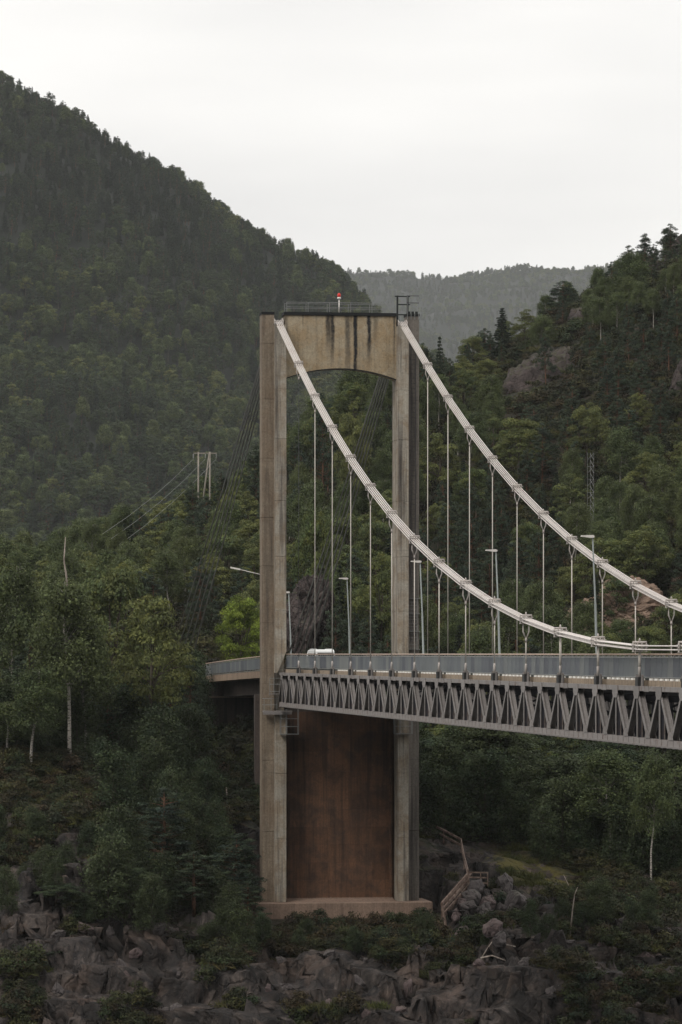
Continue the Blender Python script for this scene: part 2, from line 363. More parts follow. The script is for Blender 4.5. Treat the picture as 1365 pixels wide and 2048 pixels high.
def cell(x, y, seed=0):
    """blocky cellular relief: each cell a tilted facet"""
    ix = np.floor(x); iy = np.floor(y); best = np.full(np.shape(x), 9.0); val = np.zeros(np.shape(x))
    for dx in (-1, 0, 1):
        for dy in (-1, 0, 1):
            cx = ix + dx; cy = iy + dy; px = cx + _h(cx, cy, seed); py = cy + _h(cx, cy, seed + 5)
            d = (x - px) ** 2 + (y - py) ** 2
            v_ = _h(cx, cy, seed + 9) + (x - px) * (_h(cx, cy, seed + 11) - .5) * 1.6 + (y - py) * (_h(cx, cy, seed + 13) - .5) * 1.6
            m = d < best; best = np.where(m, d, best); val = np.where(m, v_, val)
    return val

# ------------------------------------------------------------------ terrain on the bridge side of the fjord
CP = []
def row(Y, *pp):
    for p in pp:
        px, py = p[0], p[1]; y = p[2] if len(p) > 2 else Y
        CP.append((px, y, (HZ - py) * y / F))
def rowz(Y, z, pxs):
    for px in pxs: CP.append((px, Y, z))
rowz(250, -46, (-320, 200, 700, 1200, 1700)); rowz(268, -41, (-320, 0, 300, 600, 900, 1200, 1500, 1700))
row(283, (-320, 2075), (0, 2070), (250, 2085), (500, 2065, 286), (750, 2060, 287), (1000, 2070, 287), (1250, 2060, 286), (1500, 2060), (1700, 2070))
row(293, (-320, 1900), (0, 1900), (150, 1905), (300, 1935, 296), (500, 1905, 301), (680, 1893, 303), (850, 1890, 303), (1000, 1905, 300), (1150, 1915, 299), (1365, 1935, 296), (1700, 1940))
row(306, (-320, 1730), (0, 1735), (150, 1725), (300, 1800), (430, 1800, 311), (520, 1862, 316), (600, 1866, 318), (680, 1866, 318), (780, 1866, 318), (860, 1866, 318), (905, 1868, 318))
row(318, (950, 1800), (1050, 1800, 316), (1200, 1835, 314), (1365, 1885, 311), (1700, 1900, 308), (940, 1772, 325), (975, 1765, 326), (890, 1845, 323))
row(333, (925, 1705, 336), (880, 1690, 340), (845, 1675, 343), (1000, 1710), (1100, 1755, 328), (1200, 1795, 325), (1365, 1840, 322), (1700, 1860, 320))
row(315, (-320, 1640), (0, 1645), (150, 1610, 318), (230, 1650, 318), (300, 1690, 318), (400, 1672, 322), (480, 1650, 328), (510, 1655, 329), (470, 1740, 323), (420, 1735, 318))
row(331, (-320, 1540), (0, 1560, 326), (140, 1538), (300, 1555, 338), (450, 1600, 343), (510, 1610, 340), (700, 1680, 345), (600, 1660, 345), (830, 1690, 335), (860, 1780, 328), (880, 1800, 326))
row(366, (-320, 1440), (0, 1480), (200, 1475, 370), (430, 1525, 372), (500, 1525, 365), (700, 1540, 370), (900, 1580, 370), (1100, 1630, 365), (1365, 1690, 355), (1700, 1700, 355))
row(402, (-320, 1360), (0, 1400, 410), (200, 1390), (400, 1372, 398), (455, 1362, 398), (520, 1357, 398), (600, 1354, 402), (700, 1352), (800, 1390), (1000, 1460, 395), (1200, 1490, 390), (1365, 1510, 385), (1700, 1500, 380))
row(432, (-320, 1300), (0, 1320, 450), (200, 1335, 440), (400, 1340), (480, 1342), (560, 1340), (640, 1300, 445), (800, 1290, 440), (1000, 1340), (1200, 1300), (1365, 1320, 425), (1700, 1280, 420))
row(500, (-320, 1230, 510), (0, 1240, 510), (200, 1210, 510), (400, 1170), (600, 1120), (800, 1080), (1000, 1070), (1200, 1060, 490), (1365, 1040, 480), (1700, 980, 470))
row(568, (-320, 1200), (0, 1200), (200, 1160), (400, 1085), (500, 1045), (600, 965), (700, 900), (800, 850), (1000, 830), (1200, 790, 555), (1365, 760, 545), (1700, 720, 540))
row(640, (-320, 1230), (200, 1200), (500, 1090), (700, 900), (850, 790), (1000, 735), (1100, 655), (1200, 605), (1365, 535), (1700, 420))
row(720, (-320, 1290), (200, 1290), (500, 1180), (700, 1000), (900, 860), (1100, 760), (1365, 620), (1700, 500))
rowz(900, -50, (-320, 0, 400, 800, 1200, 1700))
CP = np.array(CP)
def uv(px, Y):
    px = np.asarray(px, float); Y = np.asarray(Y, float)
    v_ = np.where(Y < 345, (Y - 262) / 14.0, 83 / 14.0 + (Y - 345) / 42.0)
    return px / 110.0, v_
_u, _v = uv(CP[:, 0], CP[:, 1]); nC = len(CP)
_K = np.sqrt((_u[:, None] - _u[None]) ** 2 + (_v[:, None] - _v[None]) ** 2)
_A = np.zeros((nC + 1, nC + 1)); _A[:nC, :nC] = _K - np.eye(nC) * .15; _A[:nC, nC] = 1; _A[nC, :nC] = 1
_w = np.linalg.solve(_A, np.append(CP[:, 2], 0))
def base_h(X, Y):
    sh = np.shape(X); X = np.asarray(X, float).ravel(); Y = np.asarray(Y, float).ravel()
    px = np.clip(682.5 + X / Y * F, -320, 1700); u, v_ = uv(px, Y); out = np.empty(len(X))
    for i in range(0, len(X), 20000):
        d = np.sqrt((u[i:i + 20000, None] - _u[None]) ** 2 + (v_[i:i + 20000, None] - _v[None]) ** 2)
        out[i:i + 20000] = d @ _w[:nC] + _w[nC]
    return out.reshape(sh)
TH = math.atan2(682.5 + 424, F); CT, ST = math.cos(TH), math.sin(TH)
OX, OY = -0.114, 326.2                      # tower centre
def loc2w(x, y): return (OX + x * CT - y * ST, OY + x * ST + y * CT)
def w2loc(X, Y): return ((X - OX) * CT + (Y - OY) * ST, -(X - OX) * ST + (Y - OY) * CT)
def rocky(X, Y):
    px = 682.5 + X / Y * F; r = np.where(Y < 304, .85, .12)
    r = r + .5 * np.clip((1 - np.abs(px - 1080) / 260), 0, 1) * np.clip(1 - np.abs(Y - 316) / 12, 0, 1)
    r = r + .45 * np.clip((1 - np.abs(px - 1060) / 140), 0, 1) * np.clip(1 - np.abs(Y - 600) / 45, 0, 1)
    r = r + .35 * np.clip((1 - np.abs(px - 60) / 200), 0, 1) * np.clip(1 - np.abs(Y - 303) / 10, 0, 1)
    r = r + .5 * np.clip((1 - np.abs(px - 470) / 70), 0, 1) * np.clip(1 - np.abs(Y - 324) / 6, 0, 1)
    r = r + .62 * np.clip((px - 860) / 60, 0, 1) * np.clip(1.6 - np.abs(Y - 309) / 8, 0, 1)
    r = r + .75 * np.clip(1.3 - np.abs(px - 925) / 75, 0, 1) * np.clip(1.2 - np.abs(Y - 330) / 16, 0, 1)
    r = r + .6 * np.clip(1 - np.abs(px - 150) / 260, 0, 1) * np.clip(1 - np.abs(Y - 309) / 8, 0, 1)
    return np.clip(r, 0, 1)
def height(X, Y):
    z = base_h(X, Y); n1 = fbm(X / 7.0, Y / 7.0, 3, 4, .4) - .5; n2 = fbm(X / 1.7, Y / 1.7, 31, 4) - .5
    r = np.clip(rocky(X, Y) * 1.4, .25, 1)
    c1 = cell(X / 3.4 + n1, Y / 2.6 + n1, 7) - .5; c2 = cell(X / 1.2 + n2, Y / 1.0, 21) - .5
    near = np.clip((345 - Y) / 20, .3, 1)
    d = n1 * 2.6 + near * (n2 * (.9 - .5 * r) + r * (c1 * 1.6 + c2 * .8))
    for st, am in ((2.3, .62), (.85, .5)):                            # bedding ledges
        q = (z + d + .35 * (X * .35 - Y * .1) * .5) / st + fbm(X / 9, Y / 9, 140, 3) * 2; fq = q - np.floor(q)
        d = d + r * near * am * st * (np.clip((fq - .5) * 3.2, -.5, .5) - (fq - .5))
    lx, ly = w2loc(X, Y)
    calm = np.clip(np.maximum(np.abs(lx) - 7.6, np.maximum(-4.2 - ly, np.minimum(np.abs(ly - 4), np.maximum(ly - 105, 58 - ly)))) / 1.6, 0, 1)     # tower pad and road corridor stay even
    z2 = z + d * calm
    road = (np.abs(lx) < 7) & (ly > 58) & (ly < 105)
    z2 = np.where(road, np.minimum(z2, -2.9), z2)
    pad = (np.abs(lx) < 9.0) & (ly > -11) & (ly < 4)
    z2 = np.where(pad, np.minimum(z2, -22.25 - .10 * np.maximum(0, -3 - ly)), z2)
    und = (np.abs(lx) < 6.5) & (ly > 2) & (ly < 55)
    return np.where(und, np.minimum(z2, -8.5), z2)

def hit(px, py, y0=262, y1=720):
    """depth at which the slope is met along a line of sight"""
    Y = np.arange(y0, y1, .25); X = (px - 682.5) * Y / F; m_ = height(X, Y) > (HZ - py) * Y / F
    return float(Y[np.argmax(m_)]) if m_.any() else 330.0
def grow(a, b, s0, k, lim):
    r = [a]; s_ = s0
    while r[-1] < b: r.append(r[-1] + s_); s_ = min(s_ * k, lim)
    return r
xs = np.array([-v for v in grow(33, 150, .35, 1.10, 8)][::-1] + list(np.arange(-32.7, 32.8, .3)) + grow(33, 150, .35, 1.10, 8))
ys = np.array(list(np.arange(250, 346, .3)) + grow(346, 905, .35, 1.04, 5))
XX, YY = np.meshgrid(xs, ys); ZZ = height(XX, YY)
# craggy sideways push on the rock faces
ro = rocky(XX, YY)
BLK = cell(XX / 1.6 + .3 * YY, ZZ / 1.1, 91)
DY = (BLK - .5) * 1.1 * ro * (YY < 340); DX = (cell(YY / 1.9 + 9, ZZ / 1.5, 77) - .5) * .8 * ro * (YY < 340)
lx_, ly_ = w2loc(XX, YY); k_ = ((np.abs(lx_) > 8.5) | (ly_ < -7))
VV = np.stack([XX + DX * k_, YY + DY * k_, ZZ], -1).reshape(-1, 3)
def gridF(ny, nx):
    i = np.arange(ny - 1)[:, None] * nx + np.arange(nx - 1)[None]; i = i.ravel()
    return np.stack([i, i + 1, i + nx + 1, i + nx], 1)
me = mesh_np('hillside_ground', VV, gridF(len(ys), len(xs)), M['ground'], False)
a_ = me.attributes.new('block', 'FLOAT', 'POINT'); a_.data.foreach_set('value', np.clip(cell(XX / 2.2 + ZZ / 3, YY / 1.7 - ZZ / 1.6, 171), 0, 1).ravel().astype(np.float32))
a_ = me.attributes.new('rocky', 'FLOAT', 'POINT'); a_.data.foreach_set('value', ro.ravel().astype(np.float32))
pxg = 682.5 + XX / YY * F
ms = np.clip(1 - np.abs(pxg - 1040) / 150, 0, 1) * np.clip(1.3 - np.abs(YY - 330) / 9, 0, 1) * 2.4 + np.clip(1 - np.abs(pxg - 850) / 190, 0, 1) * np.clip(1 - np.abs(YY - 306) / 4, 0, 1) * .5
ms = np.clip(ms * (fbm(XX / 1.1, YY / 1.1, 55, 5, .7) * 2.6 - .95), 0, 1)
a_ = me.attributes.new('mossy', 'FLOAT', 'POINT'); a_.data.foreach_set('value', ms.ravel().astype(np.float32))
tag(obj('hillside_ground', me), 'rocky wooded fjord slope the bridge tower stands on', 'terrain', kind='structure')

def hill(name, cols, rows_, label, noise=10, seed=1, nx=140, ny=90):
    """rows_: list of (Y, [row value per col px]) where value is photo row or ('z', z)"""
    pxs = np.array(cols, float); g = np.linspace(pxs[0], pxs[-1], nx); ts = np.linspace(0, len(rows_) - 1, ny)
    Z = np.zeros((ny, nx)); Yv = np.zeros((ny, nx))
    R = np.array([[(HZ - v) * Y / F if not isinstance(v, tuple) else v[1] for v in vals] for Y, vals in rows_])
    Ys = np.array([r[0] for r in rows_], float)
    Rg = np.array([np.interp(g, pxs, r) for r in R])
    for j, t in enumerate(ts):
        i = min(int(t), len(rows_) - 2); f_ = t - i
        Z[j] = Rg[i] * (1 - f_) + Rg[i + 1] * f_; Yv[j] = Ys[i] * (1 - f_) + Ys[i + 1] * f_
    X = (g[None] - 682.5) * Yv / F
    Z = Z + (fbm(X / 90, Yv / 90, seed, 4) - .5) * noise * (Z > -30)
    o = obj(name, mesh_np(name, np.stack([X, Yv, Z], -1).reshape(-1, 3), gridF(ny, nx), M['forest_floor'], True))
    tag(o, label, 'hill', kind='structure'); return X, Yv, Z
hc = [-700, -300, 0, 150, 250, 350, 450, 520, 600, 660, 700, 745, 790, 850, 1000, 1150, 1400]
hr = [-60, 60, 188, 258, 315, 365, 440, 494, 542, 572, 610, 648, 700, 740, 860, 1000, 1150]
z_ = lambda v: [('z', v)] * len(hc)
HL = hill('left_hill', hc, [(1230, z_(-45)), (1400, [1130] * 13 + [1180, 1220, 1280, 1300]), (1800, [560, 620, 680, 720, 750, 780, 820, 850, 880, 900, 920, 940, 970, 990, 1060, 1150, 1250]), (2200, hr), (2500, [v + 60 for v in hr]), (3000, z_(-45))], 'steep dark forested mountain filling the left of the view', 26, 5)
fc = [300, 560, 650, 760, 850, 950, 1050, 1150, 1250, 1400, 1700]
fr_ = [560, 550, 554, 562, 564, 558, 552, 544, 534, 510, 480]
HF = hill('far_hill', fc, [(5500, [('z', -45)] * 11), (6000, [760] * 11), (7500, fr_), (8000, [v + 20 for v in fr_]), (9800, [('z', -45)] * 11)], 'pale hazy wooded hill closing the valley behind the tower', 50, 9)
gx = np.linspace(-2600, 2600, 70); gy = np.array([-1400, -1100, -800, -560, -400, -280, -200, -140, -90, -50, -20, 0, 14, 24, 34]); hz_ = np.array([-45, 180, 260, 260, 200, 150, 110, 80, 55, 34, 15, -2.2, -4, -20, -45])
GX, GY = np.meshgrid(gx, gy); GZ = np.repeat(hz_[:, None], 70, 1) + (fbm(GX / 160, GY / 160, 44, 4) - .5) * 60 * (GY < -40) * (GY > -1300)
tag(obj('unseen_bank', mesh_np('unseen_bank', np.stack([GX, GY, GZ], -1).reshape(-1, 3), gridF(15, 70), M['forest_floor'], True)), 'unseen wooded bank behind the photographer, shaped to hold back light', 'hill', kind='structure')  # unseen bank behind the camera, shaped to cut light from there
mb = MB(); mb.add([(-6800, -1500, WATER), (6800, -1500, WATER), (6800, 11200, WATER), (-6800, 11200, WATER)], [(0, 1, 2, 3)])
tag(mb.build('fjord_water', M['water']), 'dark fjord water at the foot of the rocks', 'water', kind='structure')

# ------------------------------------------------------------------ foliage prototypes
def quads(c, nrm, size, asp, rng):
    n = len(c); t = rng.normal(size=(n, 3)); t -= nrm * (t * nrm).sum(1, keepdims=True); t /= np.linalg.norm(t, axis=1, keepdims=True) + 1e-9
    b = np.cross(nrm, t); s1 = size[:, None] * .5; s2 = s1 * asp
    V = np.stack([c - t * s1 - b * s2 * .55, c + t * s1 * .1 - b * s2, c + t * s1 + b * s2 * .4, c - t * s1 * .2 + b * s2], 1)
    return V.reshape(-1, 3)
def unit(v): return v / (np.linalg.norm(v, axis=1, keepdims=True) + 1e-9)
def puff(center, r, n, rng, flat=.8, up=.7, size=.2, inner=.55):
    d = unit(rng.normal(size=(n, 3))); flip = (rng.random(n) < up) & (d[:, 2] < 0); d[flip, 2] *= -1
    rad = r * (inner + (1.08 - inner) * rng.random((n, 1)) ** .5)
    c = np.array(center) + d * rad * np.array([1, 1, flat])
    nr = unit(d * 1.0 + rng.normal(size=(n, 3)) * .42 + np.array([0, 0, .2]))
    return c, nr, size * (.6 + .8 * rng.random(n))
def tubes(mb_, pts, r0, r1, n=6):
    m = len(pts); mb_.tube(pts, [r0 + (r1 - r0) * i / (m - 1) for i in range(m)], n)
def gen(kind, seed, q=1.0):
    """returns (crown verts, crown faces, trunk MB, height, half width). q: leaf size factor"""
    rng = np.random.default_rng(seed); rd = random.Random(seed); Cs = []; T = MB(); asp = .7
    k = 1 / q ** 2
    def pf(c, r, n, **kw): Cs.append(puff(c, r, max(4, int(n * k)), rng, size=kw.pop('size', .2) * q, **kw))
    if kind in ('broad', 'bright', 'alder'):
        H, R = 11.0, 3.5; cz, hz = H * .60, H * .40
        lean = rng.normal(size=2) * .4
        tubes(T, [(0, 0, -.5), (lean[0] * .3, lean[1] * .3, H * .25), (lean[0], lean[1], H * .55), (lean[0] * 1.3, lean[1] * 1.3, H * .85)], .2, .04)
        nc = 58 if kind == 'broad' else 70
        for i in range(nc):
            d = rng.normal(size=3); d /= np.linalg.norm(d)
            if d[2] < -.75: d[2] *= -.6
            f_ = .5 + .5 * rng.random() ** .6; w = 1.0 - .30 * max(d[2], 0)
            c = np.array([d[0] * R * f_ * w + lean[0], d[1] * R * f_ * w + lean[1], cz + d[2] * hz * f_])
            r = .55 + rng.random() * .65
            pf(c, r, 250 * r * r, flat=.72, size=.20, up=.8)
            if i % 6 == 0: tubes(T, [(lean[0] * .6, lean[1] * .6, H * .35 + rd.random() * 2), tuple(c * .6 + np.array([0, 0, H * .22])), tuple(c)], .07, .015, 4)
    elif kind in ('birch', 'willow'):
        bi = kind == 'birch'; H, R = (14.0, 3.1) if bi else (8.5, 2.1); lean = rng.normal(size=2) * .5
        stem = lambda z: (lean[0] * (z / H) ** 1.5 + .12 * math.sin(z * .9 + seed), lean[1] * (z / H) ** 1.5 + .1 * math.cos(z * .7), z)
        T.tube([stem(z) if z > 0 else (0, 0, z) for z in [-.5] + [H * t_ for t_ in (.14, .28, .43, .57, .71, .86, .97)]], [v_ * (1 if bi else .5) for v_ in (.17, .15, .13, .115, .09, .07, .04, .012)], 6)
        for i in range(84 if bi else 64):
            lo_ = .48 if bi else .12; z = H * (lo_ + (.97 - lo_) * rng.random() ** .85); prof = math.sin(min(1, (1 - z / H) / .42 + .12) * math.pi / 2) * (.75 + .25 * rng.random())
            a = rng.random() * 6.283; rr = R * prof * (.35 + .65 * rng.random() ** .5)
            s0 = stem(max(z - rr * .6, .5)); c = np.array([s0[0] + math.cos(a) * rr, s0[1] + math.sin(a) * rr, z])
            if i % 2 == 0: tubes(T, [s0, ((s0[0] + c[0]) / 2, (s0[1] + c[1]) / 2, z * .98 + .25), tuple(c)], .035, .008, 3)
            n = int((195 if bi else 130) * k) + 3; g = rng.normal(size=(n, 3)) * np.array([.42, .42, .3]); g[:, 2] -= rng.random(n) ** 1.3 * 1.4
            Cs.append((c + g, unit(rng.normal(size=(n, 3)) * .6 + unit(g + np.array([0, 0, .6]))), .20 * q * (.6 + .8 * rng.random(n))))
    elif kind == 'pine':
        H = 12.0; bend = rng.normal(size=2) * .35
        stem = lambda z: (bend[0] * math.sin(z / H * 2.5), bend[1] * math.sin(z / H * 2), z)
        T.tube([stem(z) if z > 0 else (0, 0, z) for z in (-.5, 2, 4, 6, 8, 10, 11.6)], [.2, .18, .16, .13, .10, .06, .02], 6)
        asp = .28
        for i in range(96):
            z = H * (.22 + .68 * rng.random() ** .8); prof = (1 - (z / H - .30) / .72) ** .6
            a = rng.random() * 6.283; rr = 2.5 * prof * (.45 + .55 * rng.random())
            s0 = stem(z - .2); c = np.array([s0[0] + math.cos(a) * rr, s0[1] + math.sin(a) * rr, z + rr * .18])
            tubes(T, [s0, ((s0[0] + c[0]) / 2, (s0[1] + c[1]) / 2, z + .02), tuple(c)], .045, .012, 3)
            r = .26 + .38 * rng.random() * prof + .08
            pf(c + np.array([rng.normal() * .2, rng.normal() * .2, rng.normal() * .35]), r, 420 * r * r, flat=.8, size=.26, up=.7, inner=.2)
        pf((*stem(11.4)[:2], 11.5), .5, 120, flat=1.1, size=.28, inner=.2)
    elif kind == 'spruce':
        H = 12.0; T.tube([(0, 0, -.5), (0, 0, 5), (0, 0, 11.9)], [.18, .12, .01], 6); asp = .35
        for z in np.arange(1.0, H - .1, .42):
            R = 2.3 * (1 - z / H) ** .85 + .12; nb = 7
            for b in range(nb):
                a = rng.random() * 6.283; L = R * (.7 + .45 * rng.random()); n = int((34 * L + 8) * k) + 2
                t = rng.random(n) ** .7; x = t * L; w = (rng.random(n) - .5) * .55 * (1.1 - t) * L * .8
                c = np.stack([math.cos(a) * x - math.sin(a) * w, math.sin(a) * x + math.cos(a) * w, z + .1 - .32 * x + .12 * x * t + rng.normal(size=n) * .07], 1)
                Cs.append((c, unit(rng.normal(size=(n, 3)) * .5 + np.array([0, 0, 1.0])), .34 * q * (.6 + .7 * rng.random(n))))
    elif kind == 'shrub':
        H = 1.8
        for i in range(13):
            a = rng.random() * 6.283; rr = .8 * rng.random() ** .6; r = .22 + .3 * rng.random(); c = (math.cos(a) * rr, math.sin(a) * rr, .35 + 1.0 * rng.random() * (1.1 - rr))
            pf(c, r, 420 * r * r + 20, flat=.85, size=.12, up=.7, inner=.3)
            if i % 2 == 0: tubes(T, [(0, 0, -.2), (c[0] * .5, c[1] * .5, c[2] * .6), c], .02, .006, 3)
    elif kind == 'grass':
        H = .6; n = 150; asp = .09; p = rng.normal(size=(n, 2)) * .34; hz2 = .28 + .3 * rng.random(n)
        Cs.append((np.stack([p[:, 0], p[:, 1], hz2 * .45], 1), unit(rng.normal(size=(n, 3)) * np.array([1, 1, .15])), hz2 * 1.3))
    elif kind == 'heath':
        H = .8
        for i in range(9):
            a = rng.random() * 6.283; rr = .75 * rng.random() ** .6; r = .16 + .2 * rng.random()
            pf((math.cos(a) * rr, math.sin(a) * rr, .12 + .2 * rng.random()), r, 420 * r * r + 14, flat=.7, size=.11, inner=.2)
    c = np.concatenate([x[0] for x in Cs]); nr = np.concatenate([x[1] for x in Cs]); sz = np.concatenate([x[2] for x in Cs])
    V = quads(c, nr, sz, asp, rng); Fq = np.arange(len(V)).reshape(-1, 4)
    global CLUMP; CLUMP = np.repeat(np.concatenate([np.full(len(x[0]), rng.random()) for x in Cs]), 4)
    return V, Fq, T, H
def put_clump(me_):
    a = me_.attributes.new('clump', 'FLOAT', 'POINT'); v_ = np.zeros(len(me_.vertices), np.float32) + .5; v_[:len(CLUMP)] = CLUMP
    a.data.foreach_set('value', v_); return me_
LM = dict(grass='lf_grass', willow='lf_shade_dark', alder='lf_shade_dark', broad='lf_broad', bright='lf_bright', birch='lf_birch', pine='lf_pine', spruce='lf_spruce', shrub='lf_shrub', heath='lf_under')  # 'alder' is a plain broadleaf kind with shade-darkened leaves
BM = dict(grass='bark', willow='bark', alder='bark', broad='bark', bright='bark', birch='birchbark', pine='pinebark', spruce='bark', shrub='bark', heath='bark')
PROTO = {}
for kd, n in (('broad', 5), ('birch', 5), ('pine', 5), ('spruce', 3), ('bright', 1), ('shrub', 4), ('alder', 4), ('willow', 4)):
    for i in range(n):
        V, Fq, T, H = gen(kd, 100 + i * 7 + len(kd))
        PROTO.setdefault(kd, []).append((put_clump(mesh_np(kd + '_crown', V, Fq, M[LM[kd]])), T.mesh(kd + '_trunk', M[BM[kd]], True), H))
def joined(kd, seed, q):
    V, Fq, T, H = gen(kd, seed, q); n = len(V)
    tv = np.array(T.v).reshape(-1, 3) if T.v else np.zeros((0, 3)); tf = [f for f in T.f if len(f) == 4]
    V2 = np.concatenate([V, tv]); F2 = np.concatenate([Fq, np.array(tf).reshape(-1, 4) + n]) if tf else Fq
    return put_clump(mesh_np(kd + '_mass', V2, F2, [M[LM[kd]], M['bark' if q > 1.5 else BM[kd]]], mi=[0] * len(Fq) + [1] * (len(F2) - len(Fq))))
def stock(name, spec):
    c = bpy.data.collections.new(name)
    for i, (kd, seed, q) in enumerate(spec): c.objects.link(bpy.data.objects.new('%s_%02d' % (name, i), joined(kd, seed, q)))
    return c
def scatter(name, pts, idx, sc, rz, coll, label, cat):
    me = bpy.data.meshes.new(name); me.vertices.add(len(pts)); me.vertices.foreach_set('co', np.asarray(pts, np.float32).ravel())
    for nm, tp, arr, key in (('idx', 'INT', np.asarray(idx, np.int32), 'value'), ('sc', 'FLOAT_VECTOR', np.asarray(sc, np.float32).ravel(), 'vector'),
                             ('rot', 'FLOAT_VECTOR', np.stack([np.zeros(len(pts)), np.zeros(len(pts)), rz], 1).astype(np.float32).ravel(), 'vector')):
        a = me.attributes.new(nm, tp, 'POINT'); a.data.foreach_set(key, arr)
    o = obj(name, me); g = bpy.data.node_groups.new(name, 'GeometryNodeTree')
    g.interface.new_socket('Geometry', in_out='INPUT', socket_type='NodeSocketGeometry'); g.interface.new_socket('Geometry', in_out='OUTPUT', socket_type='NodeSocketGeometry')
    N = g.nodes.new; L = g.links.new; gi = N('NodeGroupInput'); go = N('NodeGroupOutput'); ip = N('GeometryNodeInstanceOnPoints'); ci = N('GeometryNodeCollectionInfo')
    ci.inputs[0].default_value = coll; ci.inputs['Separate Children'].default_value = True; ci.inputs['Reset Children'].default_value = True
    ip.inputs['Pick Instance'].default_value = True
    def na(nm, tp):
        q = N('GeometryNodeInputNamedAttribute'); q.data_type = tp; q.inputs[0].default_value = nm; return q.outputs[0]
    L(gi.outputs[0], ip.inputs['Points']); L(ci.outputs[0], ip.inputs['Instance']); L(na('idx', 'INT'), ip.inputs['Instance Index'])
    er = N('FunctionNodeEulerToRotation'); L(na('rot', 'FLOAT_VECTOR'), er.inputs[0]); L(er.outputs[0], ip.inputs['Rotation']); L(na('sc', 'FLOAT_VECTOR'), ip.inputs['Scale'])
    L(ip.outputs[0], go.inputs[0]); md = o.modifiers.new('scatter', 'NODES'); md.node_group = g
    return tag(o, label, cat, kind='stuff')

# far forests (stuff)
def forest_on(HG, n, y0, y1, coll, K, probs, name, label, smin, smax, seed, pxr):
    X, Yv, Z = HG; rng = np.random.default_rng(seed); ny, nx = X.shape
    j = rng.random(n * 3) * (ny - 1.001); i = rng.random(n * 3) * (nx - 1.001); jj = j.astype(int); ii = i.astype(int); fj = j - jj; fi = i - ii
    def bl(A): return (A[jj, ii] * (1 - fi) + A[jj, ii + 1] * fi) * (1 - fj) + (A[jj + 1, ii] * (1 - fi) + A[jj + 1, ii + 1] * fi) * fj
    x, y, z = bl(X), bl(Yv), bl(Z); px = 682.5 + x / y * F
    ok = (y > y0) & (y < y1) & (px > pxr[0]) & (px < pxr[1]); x, y, z = x[ok][:n], y[ok][:n], z[ok][:n]; m = len(x)
    tone = fbm(x / 60, y / 160, seed, 3); r = rng.random(m) ** 1.25 * .85 + (tone - .5) * 1.5 + .12
    idx = np.clip((r * K), 0, K - 1).astype(int); s = smin + (smax - smin) * rng.random(m)
    w = s * (.9 + .35 * rng.random(m))
    scatter(name, np.stack([x, y, z - .3], 1), idx, np.stack([w, w, s], 1), rng.random(m) * 6.283, coll, label, 'forest')
    return m
farstock = stock('far_tree', [('spruce', 1, 1.4), ('pine', 2, 1.5), ('pine', 3, 1.5), ('spruce', 12, 1.4), ('pine', 13, 1.5), ('pine', 14, 1.6), ('alder', 15, 1.9), ('willow', 4, 1.9), ('alder', 5, 1.9), ('birch', 17, 1.9), ('willow', 6, 1.9), ('alder', 7, 1.9), ('broad', 9, 1.9)])
forest_on(HL, 16000, 1290, 2330, farstock, 13, None, 'left_mountain_forest', 'dark mixed pine and birch forest covering the left mountain', .42, 1.12, 11, (-260, 1150))
forest_on(HF, 12000, 5900, 7650, farstock, 13, None, 'far_valley_forest', 'pale distant forest on the hazy hill behind the tower', .6, 1.35, 12, (560, 1450))

# ------------------------------------------------------------------ near trees, one by one
KN = dict(willow='willow_tree', alder='alder_tree', broad='broadleaf_tree', birch='birch_tree', pine='pine_tree', spruce='spruce_tree', bright='maple_tree')  # alder_tree: broadleaf tree with shade put into the leaf colour
def gz(X, Y): return float(height(np.array([X]), np.array([Y]))[0])
def plant(kind, X, Y, h, w=None, label=None, group=None, cat='tree', name=None, z=None, var=None):
    pr = PROTO[kind]; i = (var if var is not None else random.randrange(len(pr))) % len(pr); cm, tm, H = pr[i]
    base = {'broad': 7.4, 'alder': 7.4, 'willow': 4.4, 'bright': 7.4, 'birch': 6.6, 'pine': 5.4, 'spruce': 4.8, 'shrub': 2.0}[kind]
    s = h / H; ws = (w / base) if w else s * random.uniform(.85, 1.15)
    e = empty(name or KN.get(kind, kind), (X, Y, (gz(X, Y) if z is None else z) - .1), random.random() * 6.283); e.scale = (ws, ws, s)
    obj('trunk' if kind != 'shrub' else 'stem', tm, e); obj('crown' if kind != 'shrub' else 'foliage', cm, e)
    return tag(e, label, cat, group)

